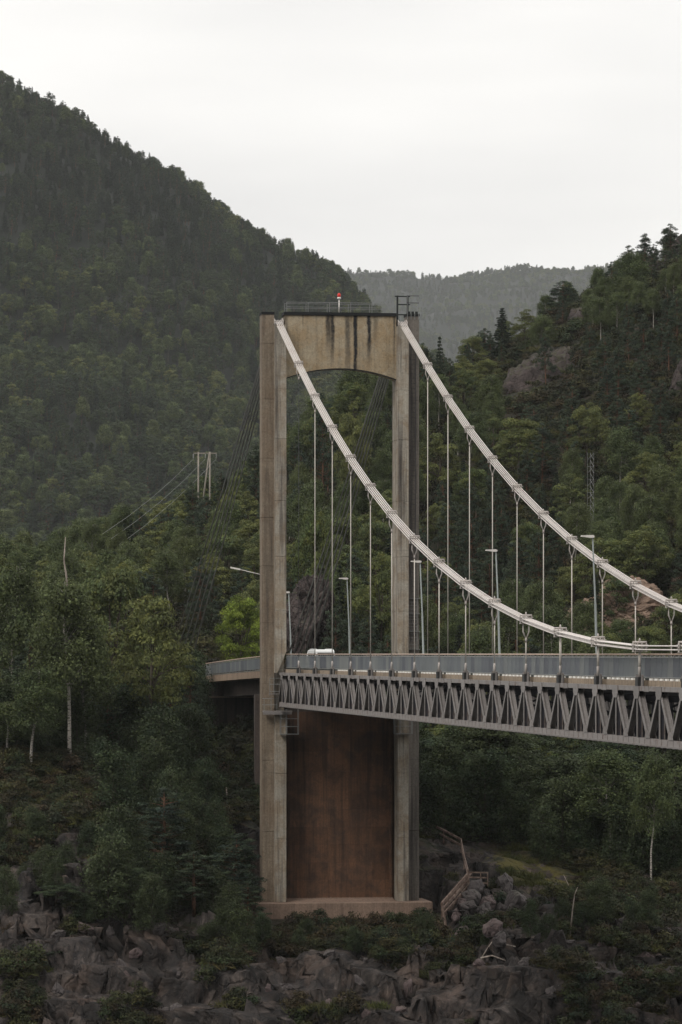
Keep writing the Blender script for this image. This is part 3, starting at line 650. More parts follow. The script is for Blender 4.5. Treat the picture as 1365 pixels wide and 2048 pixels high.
# hand-placed trees: kind, px, depth, top row, crown width px, label
HAND = [
 ('birch', 140, 331, 1150, 175, 'tallest white-stemmed birch, its bare trunk standing on the slope left of the tower', 0),
 ('birch', 172, 334, 1230, 140, 'second white birch stem close behind the tallest birch on the left slope', 1),
 ('birch', 62, 326, 1330, 130, 'small crooked birch with pale forked stem left of the tallest birch', 2),
 ('birch', 15, 328, 1400, 130, 'thin birch at the left edge of the photo beside bare rocks', 3),
 ('broad', 300, 342, 1190, 180, 'broad rounded tree between the tallest birch and the dark viaduct pier', 0),
 ('alder', 362, 352, 1390, 110, 'leafy tree standing directly left of the dark viaduct abutment', 1),
 ('broad', 235, 350, 1110, 190, 'big rounded tree rising right of the dead snag', 2),
 ('birch', 20, 352, 1120, 150, 'loose birch crown behind the small birches at the far left', 4),
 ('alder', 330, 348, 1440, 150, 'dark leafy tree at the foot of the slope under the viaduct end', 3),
 ('willow', 396, 374, 1318, 74, 'feathery willow hiding the far left end of the viaduct parapet', 0),
 ('willow', 372, 378, 1290, 90, 'taller willow left of the viaduct end', 1),
 ('pine', 215, 340, 1360, 120, 'dark pine in the shade right of the tallest birch stem', 1),
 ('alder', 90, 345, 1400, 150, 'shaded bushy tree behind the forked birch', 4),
 ('pine', 322, 310, 1572, 150, 'large spreading pine on the rocks left of the tower foot', 0),
 ('pine', 262, 306, 1620, 130, 'dark pine leaning left beside the large spreading pine', 2),
 ('pine', 452, 310, 1665, 150, 'bushy pine touching the left edge of the tower foot', 3),
 ('pine', 388, 305, 1700, 125, 'low pine in front of the rock wall left of the footing', 4),
 ('alder', 250, 300, 1715, 120, 'small light-stemmed tree on the lower left rocks', 0),
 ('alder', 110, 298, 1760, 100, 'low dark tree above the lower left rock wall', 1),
 ('pine', 492, 306, 1760, 90, 'slender pine right beside the concrete footing', 1),
 ('bright', 478, 392, 1192, 112, 'bright yellow-green maple behind the viaduct, left of the tower', 0),
 ('spruce', 680, 405, 1122, 62, 'pale green young conifer beside the rock cliff behind the bridge', 0),
 ('broad', 760, 410, 1105, 105, 'tall rounded tree just left of the right tower leg', 0),
 ('broad', 720, 415, 1150, 90, 'mid-height tree behind the second street lamp from the left', 1),
 ('broad', 640, 430, 1010, 90, 'tree rising above the rock cliff between the tower legs', 2),
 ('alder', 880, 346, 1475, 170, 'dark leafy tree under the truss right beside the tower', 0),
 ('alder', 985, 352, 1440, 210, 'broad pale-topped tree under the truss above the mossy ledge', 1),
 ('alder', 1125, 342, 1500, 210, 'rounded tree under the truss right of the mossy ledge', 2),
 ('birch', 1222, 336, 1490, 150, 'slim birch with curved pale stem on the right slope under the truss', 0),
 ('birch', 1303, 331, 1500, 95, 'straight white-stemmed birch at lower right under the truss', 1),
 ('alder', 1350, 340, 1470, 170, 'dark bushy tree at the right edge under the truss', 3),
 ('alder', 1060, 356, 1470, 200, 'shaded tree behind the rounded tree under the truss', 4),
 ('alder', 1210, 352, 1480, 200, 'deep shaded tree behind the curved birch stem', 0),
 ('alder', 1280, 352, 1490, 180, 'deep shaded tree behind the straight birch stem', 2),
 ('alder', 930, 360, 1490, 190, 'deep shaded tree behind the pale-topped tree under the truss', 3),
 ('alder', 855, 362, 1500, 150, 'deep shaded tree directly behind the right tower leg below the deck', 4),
 ('birch', 1255, 600, 500, 90, 'birch with long bare white stem high on the right rocky ridge', 2),
 ('birch', 1085, 596, 628, 60, 'small birch standing alone on the bare rock slab of the right ridge', 3),
 ('spruce', 1005, 628, 612, 70, 'dark pointed conifer on the right skyline above the far cable', 1),
 ('pine', 968, 630, 655, 60, 'small dark conifer left of the pointed conifer on the skyline', 2),
 ('pine', 1130, 632, 560, 85, 'leafy-topped pine on the right skyline above the rock slab', 0),
 ('pine', 1245, 634, 490, 55, 'crooked dark pine on the right skyline', 3),
 ('pine', 1290, 634, 465, 60, 'upright dark pine standing out on the right skyline near the photo edge', 4),
 ('pine', 1345, 634, 445, 70, 'topmost pine at the right edge of the skyline', 1),
 ('pine', 648, 520, 785, 75, 'dark pine crown seen just under the arch of the cross beam', 2),
 ('broad', 700, 505, 795, 85, 'rounded tree seen under the arch of the cross beam', 1),
 ('spruce', 880, 560, 668, 50, 'dark conifer right of the tower top behind the far cable', 2),
]
for kd, px, Y, top, wpx, lab, var in HAND:
    X = (px - 682.5) * Y / F; g = gz(X, Y); h = (HZ - top) * Y / F - g
    plant(kd, X, Y, max(h, 2.0), wpx * Y / F, lab, var=var)

# automatic woods: candidate positions, painted into a coarse buffer to see which show largest
rng = np.random.default_rng(5)
cand = []; cells = {}
def clash(X, Y, d):
    cx, cy = int(X // 4), int(Y // 4)
    for a in (-1, 0, 1):
        for b in (-1, 0, 1):
            for q in cells.get((cx + a, cy + b), ()):
                if (q[0] - X) ** 2 + (q[1] - Y) ** 2 < d * d: return True
    return False
KEEP = [(980, 1165, 690, 770, 575), (1262, 1315, 512, 560, 615), (1345, 1365, 700, 880, 520), (575, 640, 1150, 1308, 408), (1150, 1335, 1185, 1300, 432), (1330, 1365, 1160, 1200, 432)]
TOWERK = [(425, 520, 1312, 1500, 380)]
tries = 0
while tries < 9000:
    tries += 1
    Y = 344 + (700 - 344) * rng.random() ** 1.0; X = (rng.random() * 2100 - 350 - 682.5) * Y / F
    lx, ly = w2loc(X, Y)
    if abs(lx) < 9 and -8 < ly < 95: continue
    if Y > 400 and abs(lx + 3) < 8 and ly < 125: continue
    pxx = 682.5 + X / Y * F
    if 975 < pxx < 1170 and 578 < Y < 618: continue
    dm = 3.6 + .008 * (Y - 340)
    if clash(X, Y, dm): continue
    t = float(fbm(np.array([X / 18]), np.array([Y / 30]), 4, 3)[0]) + rng.normal() * .10
    px = 682.5 + X / Y * F
    up = max(0, (Y - 540) / 100) * (px > 850)
    kd = 'pine' if t + .12 * up < .40 + .12 * up + (.08 if up > 0 else 0) else ('spruce' if t < .45 else ('birch' if t > .56 else 'broad'))
    if Y < 372 and kd in ('broad', 'birch'): kd = 'alder'  # near broadleaf and birch swapped for the kind with shade-darkened leaves
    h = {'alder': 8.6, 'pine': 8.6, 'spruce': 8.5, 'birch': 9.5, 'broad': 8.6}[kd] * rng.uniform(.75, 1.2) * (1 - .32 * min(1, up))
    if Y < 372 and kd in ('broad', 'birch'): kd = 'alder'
    z = None; cells.setdefault((int(X // 4), int(Y // 4)), []).append((X, Y)); cand.append([X, Y, 0, h, kd])
zz = height(np.array([c[0] for c in cand]), np.array([c[1] for c in cand]))
for c, z in zip(cand, zz): c[2] = float(z)
def screen(c):
    X, Y, z, h, kd = c; k = F / Y; w = {'alder': .62, 'broad': .62, 'birch': .5, 'pine': .46, 'spruce': .38}[kd] * h * k
    px = 682.5 + X * k; top = HZ - (z + h) * k; bot = HZ - (z + h * .25) * k; return px, top, bot, w / 2
out = []
for c in cand:
    px, top, bot, w = screen(c); bad = False
    for (x0, x1, y0, y1, Yk) in KEEP + TOWERK:
        if c[1] < Yk and px + w * .7 > x0 and px - w * .7 < x1 and bot + 20 > y0 and top < y1:
            if y1 - top > 25 and not (Yk == 432 and rng.random() < .42): bad = True
    lim = None
    if 345 < c[1] and 700 < px < 1365 and False: pass
    if not bad: out.append(c)
cand = sorted(out, key=lambda c: -c[1])
buf = -np.ones((512, 342), int)
for i, c in enumerate(cand):
    px, top, bot, w = screen(c); x0, x1 = int((px - w) / 4), int((px + w) / 4) + 1; y0, y1 = int(top / 4), int(bot / 4) + 1
    cx, cy, rx, ry = px / 4, (top + bot) / 8, w / 4 + .5, (bot - top) / 8 + .5
    for yy in range(max(0, y0), min(512, y1)):
        q = 1 - ((yy - cy) / ry) ** 2
        if q <= 0: continue
        r = rx * math.sqrt(q); a, b = max(0, int(cx - r)), min(342, int(cx + r) + 1)
        if b > a: buf[yy, a:b] = i
ids, cnt = np.unique(buf[buf >= 0], return_counts=True); order = sorted(zip(cnt, ids), reverse=True)
single = [cand[i] for n, i in order[:255]]; sset = {i for n, i in order[:255]}
rest = [c for i, c in enumerate(cand) if i not in sset]
def region(c):
    px, top, bot, w = screen(c); py = (top + bot) / 2; X, Y = c[0], c[1]
    if py > 1440 and px > 780: return 'under the truss right of the tower'
    if px < 520:
        if py > 1300: return 'on the shaded slope left of the viaduct'
        if px < 230: return 'on the left slope before the mountain' if py > 1100 else 'on the low ridge at the left edge'
        if px < 400: return 'below the wooden power pylon' if py > 1040 else 'beside the wooden power pylon'
        return 'behind the left backstay strands' if py < 1150 else 'behind the viaduct left of the tower'
    if px < 790:
        return 'high between the tower legs' if py < 960 else ('between the tower legs behind the backstays' if py < 1150 else 'between the tower legs above the deck')
    if py < 640: return 'near the skyline of the right ridge'
    if py < 800: return 'on the rocky upper right slope' if px > 960 else 'beside the tower top on the right slope'
    if px < 960: return 'right of the tower behind the far cable' if py < 1060 else 'right of the tower just above the deck'
    if py < 980: return 'halfway up the right slope'
    if py < 1140: return 'on the right slope behind the far cable' if px < 1160 else 'around the thin lattice mast'
    return 'between the main cables above the deck' if px < 1160 else 'beside the tan gravel bank'
LOOK = dict(alder='shade-toned broadleaf tree', broad='rounded broadleaf tree', birch='loose pale-stemmed birch', pine='dark ragged pine', spruce='pointed dark spruce')
PLU = dict(alder='shade-toned broadleaf trees', broad='broadleaf trees', birch='birches', pine='ragged pines', spruce='pointed spruces')
ORD = ['leftmost', 'second', 'third', 'fourth', 'fifth', 'sixth', 'seventh', 'eighth', 'ninth', 'tenth', 'eleventh', 'twelfth', 'thirteenth', 'fourteenth', 'fifteenth', 'sixteenth', 'seventeenth', 'eighteenth', 'nineteenth', 'twentieth']
G = {}
for c in single: G.setdefault((c[4], region(c)), []).append(c)
G2 = {}
for (kd, reg), cs in G.items():
    if len(cs) <= 9: G2[(kd, reg, '')] = cs
    else:
        cs = sorted(cs, key=lambda c: screen(c)[1]); h_ = (len(cs) + 1) // 2; G2[(kd, reg, 'upper ')] = cs[:h_]; G2[(kd, reg, 'lower ')] = cs[h_:]
for (kd, reg, ul), cs in G2.items():
    cs = sorted(cs, key=lambda c: screen(c)[0])
    for i, c in enumerate(cs):
        if len(cs) == 1: lab = (ul + LOOK[kd] + ' ' + reg)
        elif i == len(cs) - 1: lab = 'rightmost ' + ul + LOOK[kd] + ' ' + reg
        elif i == 0: lab = 'leftmost ' + ul + LOOK[kd] + ' ' + reg
        else: lab = ORD[min(i, 19)] + ' ' + ul + LOOK[kd] + ' from left ' + reg
        plant(kd, c[0], c[1], c[3], None, lab, PLU[kd] + ' ' + reg, z=c[2])
FG = [(215, 365, 298, 324, 12, 3.6, 7.4, 'around the large spreading pine'), (372, 488, 300, 326, 10, 3.2, 6.2, 'on the rocks beside the tower foot'), (-20, 200, 296, 312, 9, 2.4, 4.2, 'on the lower left rocks'), (-20, 420, 330, 346, 18, 5, 8.5, 'at the foot of the left wood'),
      (520, 880, 300, 311, 9, 1.8, 3.0, 'below the concrete footing'), (980, 1365, 300, 314, 9, 2.0, 3.6, 'on the lower right rocks'), (1010, 1380, 334, 345, 16, 5.0, 7.5, 'along the lower right wood'), (840, 1000, 340, 350, 8, 5.5, 8.5, 'behind the wooden fence')]
for x0, x1, y0, y1, n_, h0, h1, reg in FG:
    pts_ = sorted((x0 + (x1 - x0) * (i + random.random()) / n_, random.uniform(y0, y1), random.uniform(h0, h1)) for i in range(n_))
    for i, (px, Y, h) in enumerate(pts_):
        w_ = 'leftmost ' if i == 0 else ('rightmost ' if i == n_ - 1 else ORD[i] + ' ' if i < 20 else '')
        lab = w_ + 'small feathery willow ' + ('from left ' if 0 < i < min(n_ - 1, 20) else '') + reg if i < 20 or i == n_ - 1 else 'small feathery willow towards the right ' + reg
        plant('willow', (px - 682.5) * Y / F, Y, h, h * random.uniform(.5, .7), lab, 'small willows ' + reg)
midstock = stock('mid_tree', [('pine', 31, 1.25), ('pine', 32, 1.25), ('spruce', 33, 1.2), ('birch', 34, 1.4), ('birch', 35, 1.4), ('broad', 36, 1.4), ('broad', 37, 1.4), ('broad', 38, 1.4)])
ki = dict(alder=(5, 7), pine=(0, 1), spruce=(2, 2), birch=(3, 4), broad=(5, 7)); hh = dict(alder=11., pine=12., spruce=12., birch=14., broad=11.)
scatter('hillside_wood', [(c[0], c[1], c[2] - .1) for c in rest], [random.randint(*ki[c[4]]) for c in rest],
        [(c[3] / hh[c[4]] * 1.05,) * 2 + (c[3] / hh[c[4]],) for c in rest], np.random.default_rng(8).random(len(rest)) * 6.28, midstock, 'mass of half-hidden trees filling the near hillsides', 'woodland')

# undergrowth (stuff)
understock = stock('undergrowth', [('shrub', 51, 1.1), ('shrub', 52, 1.1), ('heath', 53, 1.), ('heath', 54, 1.), ('heath', 55, 1.), ('shrub', 56, 1.2), ('grass', 57, 1.), ('grass', 58, 1.)])
rng = np.random.default_rng(21)
n = 26000; Y = 284 + 70 * rng.random(n); X = (rng.random(n) * 1500 - 70 - 682.5) * Y / F
n2_ = 26000; Y = np.append(Y, 350 + 300 * rng.random(n2_) ** 1.2); X = np.append(X, (rng.random(n2_) * 1700 - 170 - 682.5) * Y[n:] / F)
r = rocky(X, Y); t = fbm(X / 3.0, Y / 3.0, 66, 4); lx, ly = w2loc(X, Y); px = 682.5 + X / Y * F
t = t + rng.normal(size=len(X)) * .02 - .3 * ((np.abs(lx) < 6.5) & (ly > 5) & (ly < 58) & (rng.random(len(X)) < .8)); ok = (t > .43 + r * .20 + .08 * (Y < 303))
ok &= ~((np.abs(lx) < 10) & (ly > -19) & (ly < -4) & (rng.random(len(X)) < .8)) & ~((np.abs(lx) < 8.4) & (ly > -4.2) & (ly < 5)) & ~((np.abs(lx) < 6) & (ly > 56) & (ly < 105))
ok &= ~((np.abs(px - 930) < 75) & (Y > 309) & (Y < 345) & (rng.random(len(X)) < .93)) & ~((np.abs(px - 1110) < 100) & (np.abs(Y - 315) < 9) & (rng.random(len(X)) < .7)) & ~((px > 980) & (px < 1170) & (Y > 574) & (Y < 606) & (rng.random(len(X)) < .72))
ok &= ~((px > 940) & (px < 1120) & (np.abs(Y - 330) < 9) & (rng.random(len(X)) < .7))
X, Y, t, r = X[ok], Y[ok], t[ok], r[ok]; Z = height(X, Y); m = len(X)
pxk = 682.5 + X / Y * F; mossz = (pxk > 930) & (pxk < 1130) & (np.abs(Y - 330) < 10)
big = ~mossz & (rng.random(m) < .30 * (t - .35) / .2); idx = np.where(big, rng.choice([0, 1, 5], m), np.where(mossz, rng.choice([6, 7], m), rng.choice([2, 3, 4, 6, 7], m))); s_ = np.where(big, .5 + .8 * rng.random(m), .6 + .9 * rng.random(m)) * np.where(Y > 350, 1.7, 1)
scatter('undergrowth', np.stack([X, Y, Z - .08], 1), idx, np.stack([s_ * 1.1, s_ * 1.1, s_], 1), rng.random(m) * 6.28, understock, 'low heather, ferns and scrub covering the rocky ground', 'undergrowth')

SHR = [(560, 311, 1828, 'leafy shrub in front of the left end of the footing'), (700, 309, 1800, 'tallest shrub in front of the middle of the footing'), (640, 310, 1838, 'low shrub before the footing left of centre'),
       (760, 310, 1842, 'low shrub before the footing right of centre'), (820, 309, 1850, 'shrub under the right end of the footing'), (850, 313, 1800, 'bushy shrub at the right corner of the footing'),
       (900, 308, 1862, 'shrub at the foot of the wooden stairs'), (988, 317, 1735, 'thin shrub beside the stair platform'), (1080, 312, 1780, 'shrub on the rocks right of the stairs'),
       (600, 303, 1868, 'dark shrub on the ledge below the left part of the footing'), (960, 297, 1905, 'dark shrub on the lower rocks below the boulders'), (1250, 300, 1880, 'wide shrub on the lower right rocks'), (1330, 310, 1800, 'shrub near the right edge below the birches'),
       (150, 315, 1560, 'reddish shrub above the scree on the left'), (60, 312, 1640, 'shrub above the lichen rock at the left edge'), (130, 305, 1690, 'yellow-green shrub left of the dark rock face'), (430, 330, 1585, 'shrub on the ledge left of the tower'), (1180, 320, 1745, 'shrub below the curved birch stem'),
       (20, 296, 1830, 'shrub on top of the lower left cliff'), (440, 300, 1850, 'shrub on the rocks below the bushy pine'), (620, 395, 1285, 'yellowish bush behind the parapet at the foot of the cliff'), (705, 398, 1270, 'yellow-green bush behind the parapet near the street lamp'), (585, 396, 1280, 'bush behind the parapet left of the car')]
for i, (px, Y, top, lab) in enumerate(SHR):
    X = (px - 682.5) * Y / F; g = gz(X, Y); h = max(.8, min(5.0, (HZ - top) * Y / F - g)); plant('shrub', X, Y, h, h * (1.25 if h < 3 else .9), lab, cat='shrub', name='shrub', var=i)

# ------------------------------------------------------------------ rocks
def rock_mesh(name, seed, mat, sub=3, rough=.35, cells_=2.2):
    bm = bmesh.new(); bmesh.ops.create_icosphere(bm, subdivisions=sub, radius=1.0); rd = random.Random(seed)
    planes = [(Vector((rd.gauss(0, 1), rd.gauss(0, 1), rd.gauss(0, 1))).normalized(), rd.uniform(.55, .85)) for _ in range(14)]
    from mathutils import noise as mn
    for v_ in bm.verts:
        d = v_.co.normalized(); r = 1.15
        for pn, pd in planes:
            k = d.dot(pn)
            if k > .05: r = min(r, pd / k)
        ds, ps = mn.voronoi(d * cells_ * 1.5); r += rough * .30 * mn.noise(ps[0] * 9.7) - (.05 * rough if ds[1] - ds[0] < .07 else 0)
        ds, ps = mn.voronoi(d * cells_ * 4); r += rough * .12 * mn.noise(ps[0] * 9.7)
        r += rough * .12 * mn.noise(d * cells_ + Vector((seed, 0, 0))) + rough * .16 * mn.noise(d * cells_ * 3.1 + Vector((0, seed, 0))) + rough * .1 * mn.noise(d * cells_ * 8 + Vector((0, seed, 0)))
        v_.co = d * r
    me_ = bpy.data.meshes.new(name); bm.to_mesh(me_); bm.free(); me_.materials.append(mat); return me_
RK = [rock_mesh('boulder', 11 + i, M['rock_pink' if i % 2 else 'rock'], 3) for i in range(5)]
BIG = [rock_mesh('outcrop', 51 + i, M['rock_dull'], 6, .55, 1.7) for i in range(3)]
def outcrop(name, px, py, Y, sx, sy, sz, rot, i, label, mat=None):
    me_ = BIG[i]
    if mat: me_ = me_.copy(); me_.materials.clear(); me_.materials.append(mat)
    me_ = me_.copy(); me_.transform(Matrix.Diagonal((sx, sy, sz, 1)))
    o = obj(name, me_, None, P(px, py, Y), rot); return tag(o, label, 'rock', kind='structure')
outcrop('rock_cliff', 618, 1238, 412, 3.0, 5, 6.6, (.1, .1, .3), 0, 'pinkish grey rock cliff beside the road behind the bridge')
def rock_patch(name, label, px, Y, rx, ry, lift, mat='rock_dull'):
    cx = (px - 682.5) * Y / F; gx_ = np.arange(cx - rx * 1.25, cx + rx * 1.25, .28); gy_ = np.arange(Y - ry * 1.25, Y + ry * 1.25, .4)
    A, B = np.meshgrid(gx_, gy_); q = np.sqrt(((A - cx) / rx) ** 2 + ((B - Y) / ry) ** 2) + (fbm(A / 3, B / 3, 61, 4) - .5) * 1.1
    k = np.clip((1.0 - q) * 2.5, -.4, 1)
    H_ = base_h(A, B) + k * lift + np.where(k > 0, 1, .2) * ((cell(A / 3.2, B / 4.5, 12) - .4) * 1.7 + (cell(A / 1.1, B / 1.6, 15) - .5) * .7 + (fbm(A / .8, B / .8, 18, 3) - .5) * .4)
    H_ = np.where(k <= -.39, H_ - 3, H_)
    o = obj(name, mesh_np(name, np.stack([A, B, H_], -1).reshape(-1, 3), gridF(len(gy_), len(gx_)), M[mat]))
    return tag(o, label, 'rock', kind='structure')
rock_patch('rock_slab', 'bare sloping rock slab on the right ridge', 1068, 588, 7, 9, 1.3)
rock_patch('rock_outcrop', 'pinkish rock knob near the right skyline', 1290, 632, 3.2, 7, 3.2)
rock_patch('rock_outcrop', 'small bare ledges among trees above the big slab', 1175, 625, 3.0, 8, 2.2)
outcrop('rock_outcrop', 1372, 790, 540, 2.6, 6, 7.5, (0, .1, .2), 0, 'grey rock face at the right edge of the upper slope')
outcrop('rock_outcrop', 1362, 530, 640, 3.4, 5, 4.2, (.2, 0, .2), 1, 'dark rock face at the right edge below the topmost pine')
outcrop('gravel_bank', 1243, 1245, 440, 8.5, 5, 4.4, (.0, .1, .2), 1, 'tan gravel bank glimpsed through the trees above the deck at right', M['tan'])
outcrop('gravel_bank', 1362, 1185, 450, 2.6, 4, 2.0, (.0, .1, .2), 2, 'pale tan gravel patch at the right edge above the far cable', M['tan'])
BL = [(952, 1800, 322, .75, 0), (975, 1826, 320, .8, 1), (945, 1828, 320, .7, 2), (925, 1815, 321, .55, 3), (965, 1858, 317, .85, 4), (985, 1868, 316, .8, 1), (940, 1860, 317, .7, 0), (1005, 1840, 317, .8, 2), (912, 1840, 320, .5, 3), (1000, 1890, 312, .6, 4), (925, 1884, 314, .7, 1),
      (1010, 1800, 319, .9, 0), (1035, 1830, 316, 1.1, 2)]
place = ['topmost boulder under the stair platform', 'light boulder second from the platform', 'angular boulder right of the stair post', 'small boulder beside the lower stair rail', 'large pale boulder in the middle of the heap', 'flat boulder at the right of the heap', 'rounded boulder left of the large pale one', 'boulder leaning on the slab right of the heap', 'small dark boulder by the stair foot', 'lowest boulder at the right of the heap', 'lowest boulder at the left of the heap', 'block between the shrub and the heap', 'broad block right of the boulder heap']
for (px, py, Y, r, i), lb in zip(BL, place):
    Y = hit(px, py); X = (px - 682.5) * Y / F; z = gz(X, Y); r *= 1.15
    tag(obj('boulder', RK[i], None, (X, Y, z + r * .3), (random.random() * 3, random.random() * 3, random.random() * 3), (r * 1.25, r, r * .9)), lb, 'boulder')
rng2 = random.Random(3)
for k in range(34):
    px = rng2.uniform(165, 215); Y = rng2.uniform(313, 319.5); X = (px - 682.5) * Y / F; r = rng2.uniform(.14, .34)
    tag(obj('stone', RK[k % 5], None, (X, Y, gz(X, Y) + r * .3), (rng2.random() * 3, rng2.random() * 3, 0), (r * 1.4, r, r * .8)), 'small pale stone in the scree patch on the left slope', 'stone', 'pale stones of the scree patch')
for k in range(60):
    px = rng2.uniform(0, 1365); Y = rng2.uniform(288, 304); X = (px - 682.5) * Y / F; r = rng2.uniform(.2, .65)
    tag(obj('stone', RK[k % 5], None, (X, Y, gz(X, Y) + r * .2), (rng2.random() * 3, rng2.random() * 3, 0), (r * 1.4, r, r * .8)), 'weathered stone lying on the dark lower shore rocks', 'stone', 'stones on the lower shore rocks')

# ------------------------------------------------------------------ the bridge (local frame: x across, y away from camera, origin at tower centre)
BR = empty('suspension_bridge', (OX, OY, 0), TH)
tag(BR, 'concrete and steel suspension bridge with tall portal tower and grey truss deck', 'bridge')
S = 9.707; N0 = -1.4; NEND = 18
def yn(n): return -(n - N0) * S
def cable_z(n): return .12495 * n * n - 3.4045 * n + 23.4393
TW = empty('tower', parent=BR)
def lift_column(name, x0, x1, y0, y1, zs, mat, parent):
    """column with recessed construction joints at zs[1:-1]"""
    vs = []; fs = []; rings = []
    for i, z in enumerate(zs):
        if 0 < i < len(zs) - 1: rings += [(z - .035, 0), (z - .02, .03), (z + .02, .03), (z + .035, 0)]
        else: rings.append((z, 0))
    for z, g_ in rings: vs += [(x0 + g_, y0 + g_, z), (x1 - g_, y0 + g_, z), (x1 - g_, y1 - g_, z), (x0 + g_, y1 - g_, z)]
    for r in range(len(rings) - 1):
        for k in range(4): fs.append((r * 4 + k, r * 4 + (k + 1) % 4, r * 4 + 4 + (k + 1) % 4, r * 4 + 4 + k))
    fs.append((3, 2, 1, 0)); q = (len(rings) - 1) * 4; fs.append((q, q + 1, q + 2, q + 3))
    mb = MB(); mb.add(vs, fs); return mb.build(name, mat, parent)
ZB, ZT = -20.9, 28.65
for sgn in (-1, 1):
    xa, xb = (-6.72, -5.68) if sgn < 0 else (5.68, 6.72)
    o = lift_column('outer_column', xa, xb, -.62, .85, [ZB, -15, -9, -4.9, 2.6, 7.4, 11.5, 16.5, 21.5, 26.2, ZT], M['leg_outer'] if sgn < 0 else M['leg_grey'], TW)
    xa, xb = (-5.68, -4.75) if sgn < 0 else (4.75, 5.68)
    lift_column('inner_column', xa, xb, -1.5, 1.5, [ZB, -15.6, -10.1, -4.95], M['leg'], TW)
    # narrowed part behind the truss bearing, with the sloped corbel above it
    mb = MB(); mb.box(xa, xb, .05, 1.5, -4.95, -1.6)
    mb.build('bearing_recess', M['leg'], TW)
    mb = MB(); q0, q1 = (xa, xb) if sgn > 0 else (xb, xa)
    o5 = -1 if sgn < 0 else 1
    mb.prism([(5.68 * o5, .2), (4.75 * o5, .2), (5.5 * o5, -1.6), (5.68 * o5, -1.6)], -1.5, .048, axis='y'); mb.build('corbel', M['leg'], TW)
    MB().box(xa, xb, .052, 1.5, -1.598, .198).build('corbel_back', M['leg'], TW)
    lift_column('inner_column', xa, xb, -1.5, 1.5, [.2, 3.6, 8.2, 12.9, 18.1, 22.3, 27.75], M['leg'], TW)
    xa, xb = (-6.76, -5.64) if sgn < 0 else (5.64, 6.76)
    MB().box(xa, xb, -.66, .9, ZT, ZT + .22).build('column_cap', M['cap'], TW)
    # saddle
    sd_ = empty('cable_saddle', (sgn * 5.3, 0, 27.75), parent=BR)
    MB().box(-.42, .42, -.9, .9, 0, .12).build('base_plate', M['steel_dark'], sd_)
    for dx in (-.36, .36):
        mb = MB(); mb.prism([(-1.0, .0), (-.95, .35), (-.4, .62), (.4, .62), (.95, .35), (1.0, .0)], dx - .03, dx + .03, axis='x'); mb.build('cheek_plate', M['clamp'], sd_)
# cross beam with arched soffit
mb = MB(); xs_ = [-4.75 + 9.5 * i / 24 for i in range(25)]
prof = [(x, 23.25 + .88 * (1 - (x / 4.75) ** 2)) for x in xs_]; poly = prof + [(4.75, ZT - .02), (-4.75, ZT - .02)]
vs = [(x, -.6, z) for x, z in poly] + [(x, .85, z) for x, z in poly]; n = len(poly)
fs = []
for i in range(24): fs.append((i, i + 1, i + 1 + n, i + n))
fs += [(24, 25, 25 + n, 24 + n), (25, 26, 26 + n, 25 + n), (26, 0, n, 26 + n)]
# front/back faces as strips
m0 = len(vs); tops = [(x, ZT - .02) for x in xs_]
vs += [(x, -.6, z) for x, z in tops] + [(x, .85, z) for x, z in tops]
for i in range(24):
    fs.append((i, m0 + i, m0 + i + 1, i + 1)); fs.append((i + n, i + 1 + n, m0 + 25 + i + 1, m0 + 25 + i))
mb.add(vs, fs); mb.build('cross_beam', M['beam'], TW)
MB().box(-4.85, 4.75, -.72, .95, ZT - .02, ZT + .24).build('beam_cap', M['cap'], TW)
mb = MB()   # thin dark drip edge of the arch
for i in range(24):
    a = prof[i]; b = prof[i + 1]; mb.add([(a[0], -.64, a[1] - .05), (b[0], -.64, b[1] - .05), (b[0], -.64, b[1] + .04), (a[0], -.64, a[1] + .04), (a[0], -.59, a[1] - .05), (b[0], -.59, b[1] - .05), (b[0], -.59, b[1] + .04), (a[0], -.59, a[1] + .04)],
                                        [(0, 1, 2, 3), (4, 7, 6, 5), (0, 4, 5, 1), (3, 2, 6, 7)])
mb.build('drip_edge', M['cap'], TW)
# lower wall between the legs: backing + formwork panels
MB().box(-4.75, 4.75, .62, .95, ZB, -4.2).build('wall_core', M['pier'], TW)
xe = np.linspace(-4.73, 4.73, 6); ze = [-20.88, -19.2, -17.7, -16.2, -14.7, -13.2, -11.6, -10.0, -8.3, -6.6, -4.9]
for j in range(len(ze) - 1):
    for i in range(5):
        off = random.uniform(0, .02)
        MB().box(xe[i] + .006, xe[i + 1] - .006, .5 + off, .62, ze[j] + .006, ze[j + 1] - .006).build('wall_panel', M['wall'], TW)
for x in (-4.3, 4.45): MB().box(x - .12, x + .12, .38, .5, ZB, -5.2).build('wall_rib', M['wall'], TW)
FT = empty('footing', parent=BR)
MB().box(-7.5, 7.55, -2.7, 2.6, -22.6, -20.93).build('footing_block', M['footing'], FT, bevel=.04)
v_ = []; gs = MB(); rd = random.Random(5)
for k in range(900):
    x = rd.uniform(-4.6, 4.6); y = -.9 + 1.4 * rd.random() ** .6; r = rd.uniform(.03, .09)
    gs.add([(x - r, y, -20.93), (x, y - r, -20.93), (x + r, y, -20.93), (x, y + r, -20.93), (x + rd.uniform(-.02, .02), y, -20.93 + r * 1.2 + max(0, .22 - (.5 - y) * .2))], [(0, 1, 4), (1, 2, 4), (2, 3, 4), (3, 0, 4)])
tag(gs.build('gravel', M['footing'], FT), kind='stuff')
gb = MB(); gb.prism([(-1.3, -20.928), (.5, -20.928), (.5, -20.70), (-.2, -20.8)], -4.6, 4.6, axis='x'); tag(gb.build('gravel_bed', M['footing'], FT))

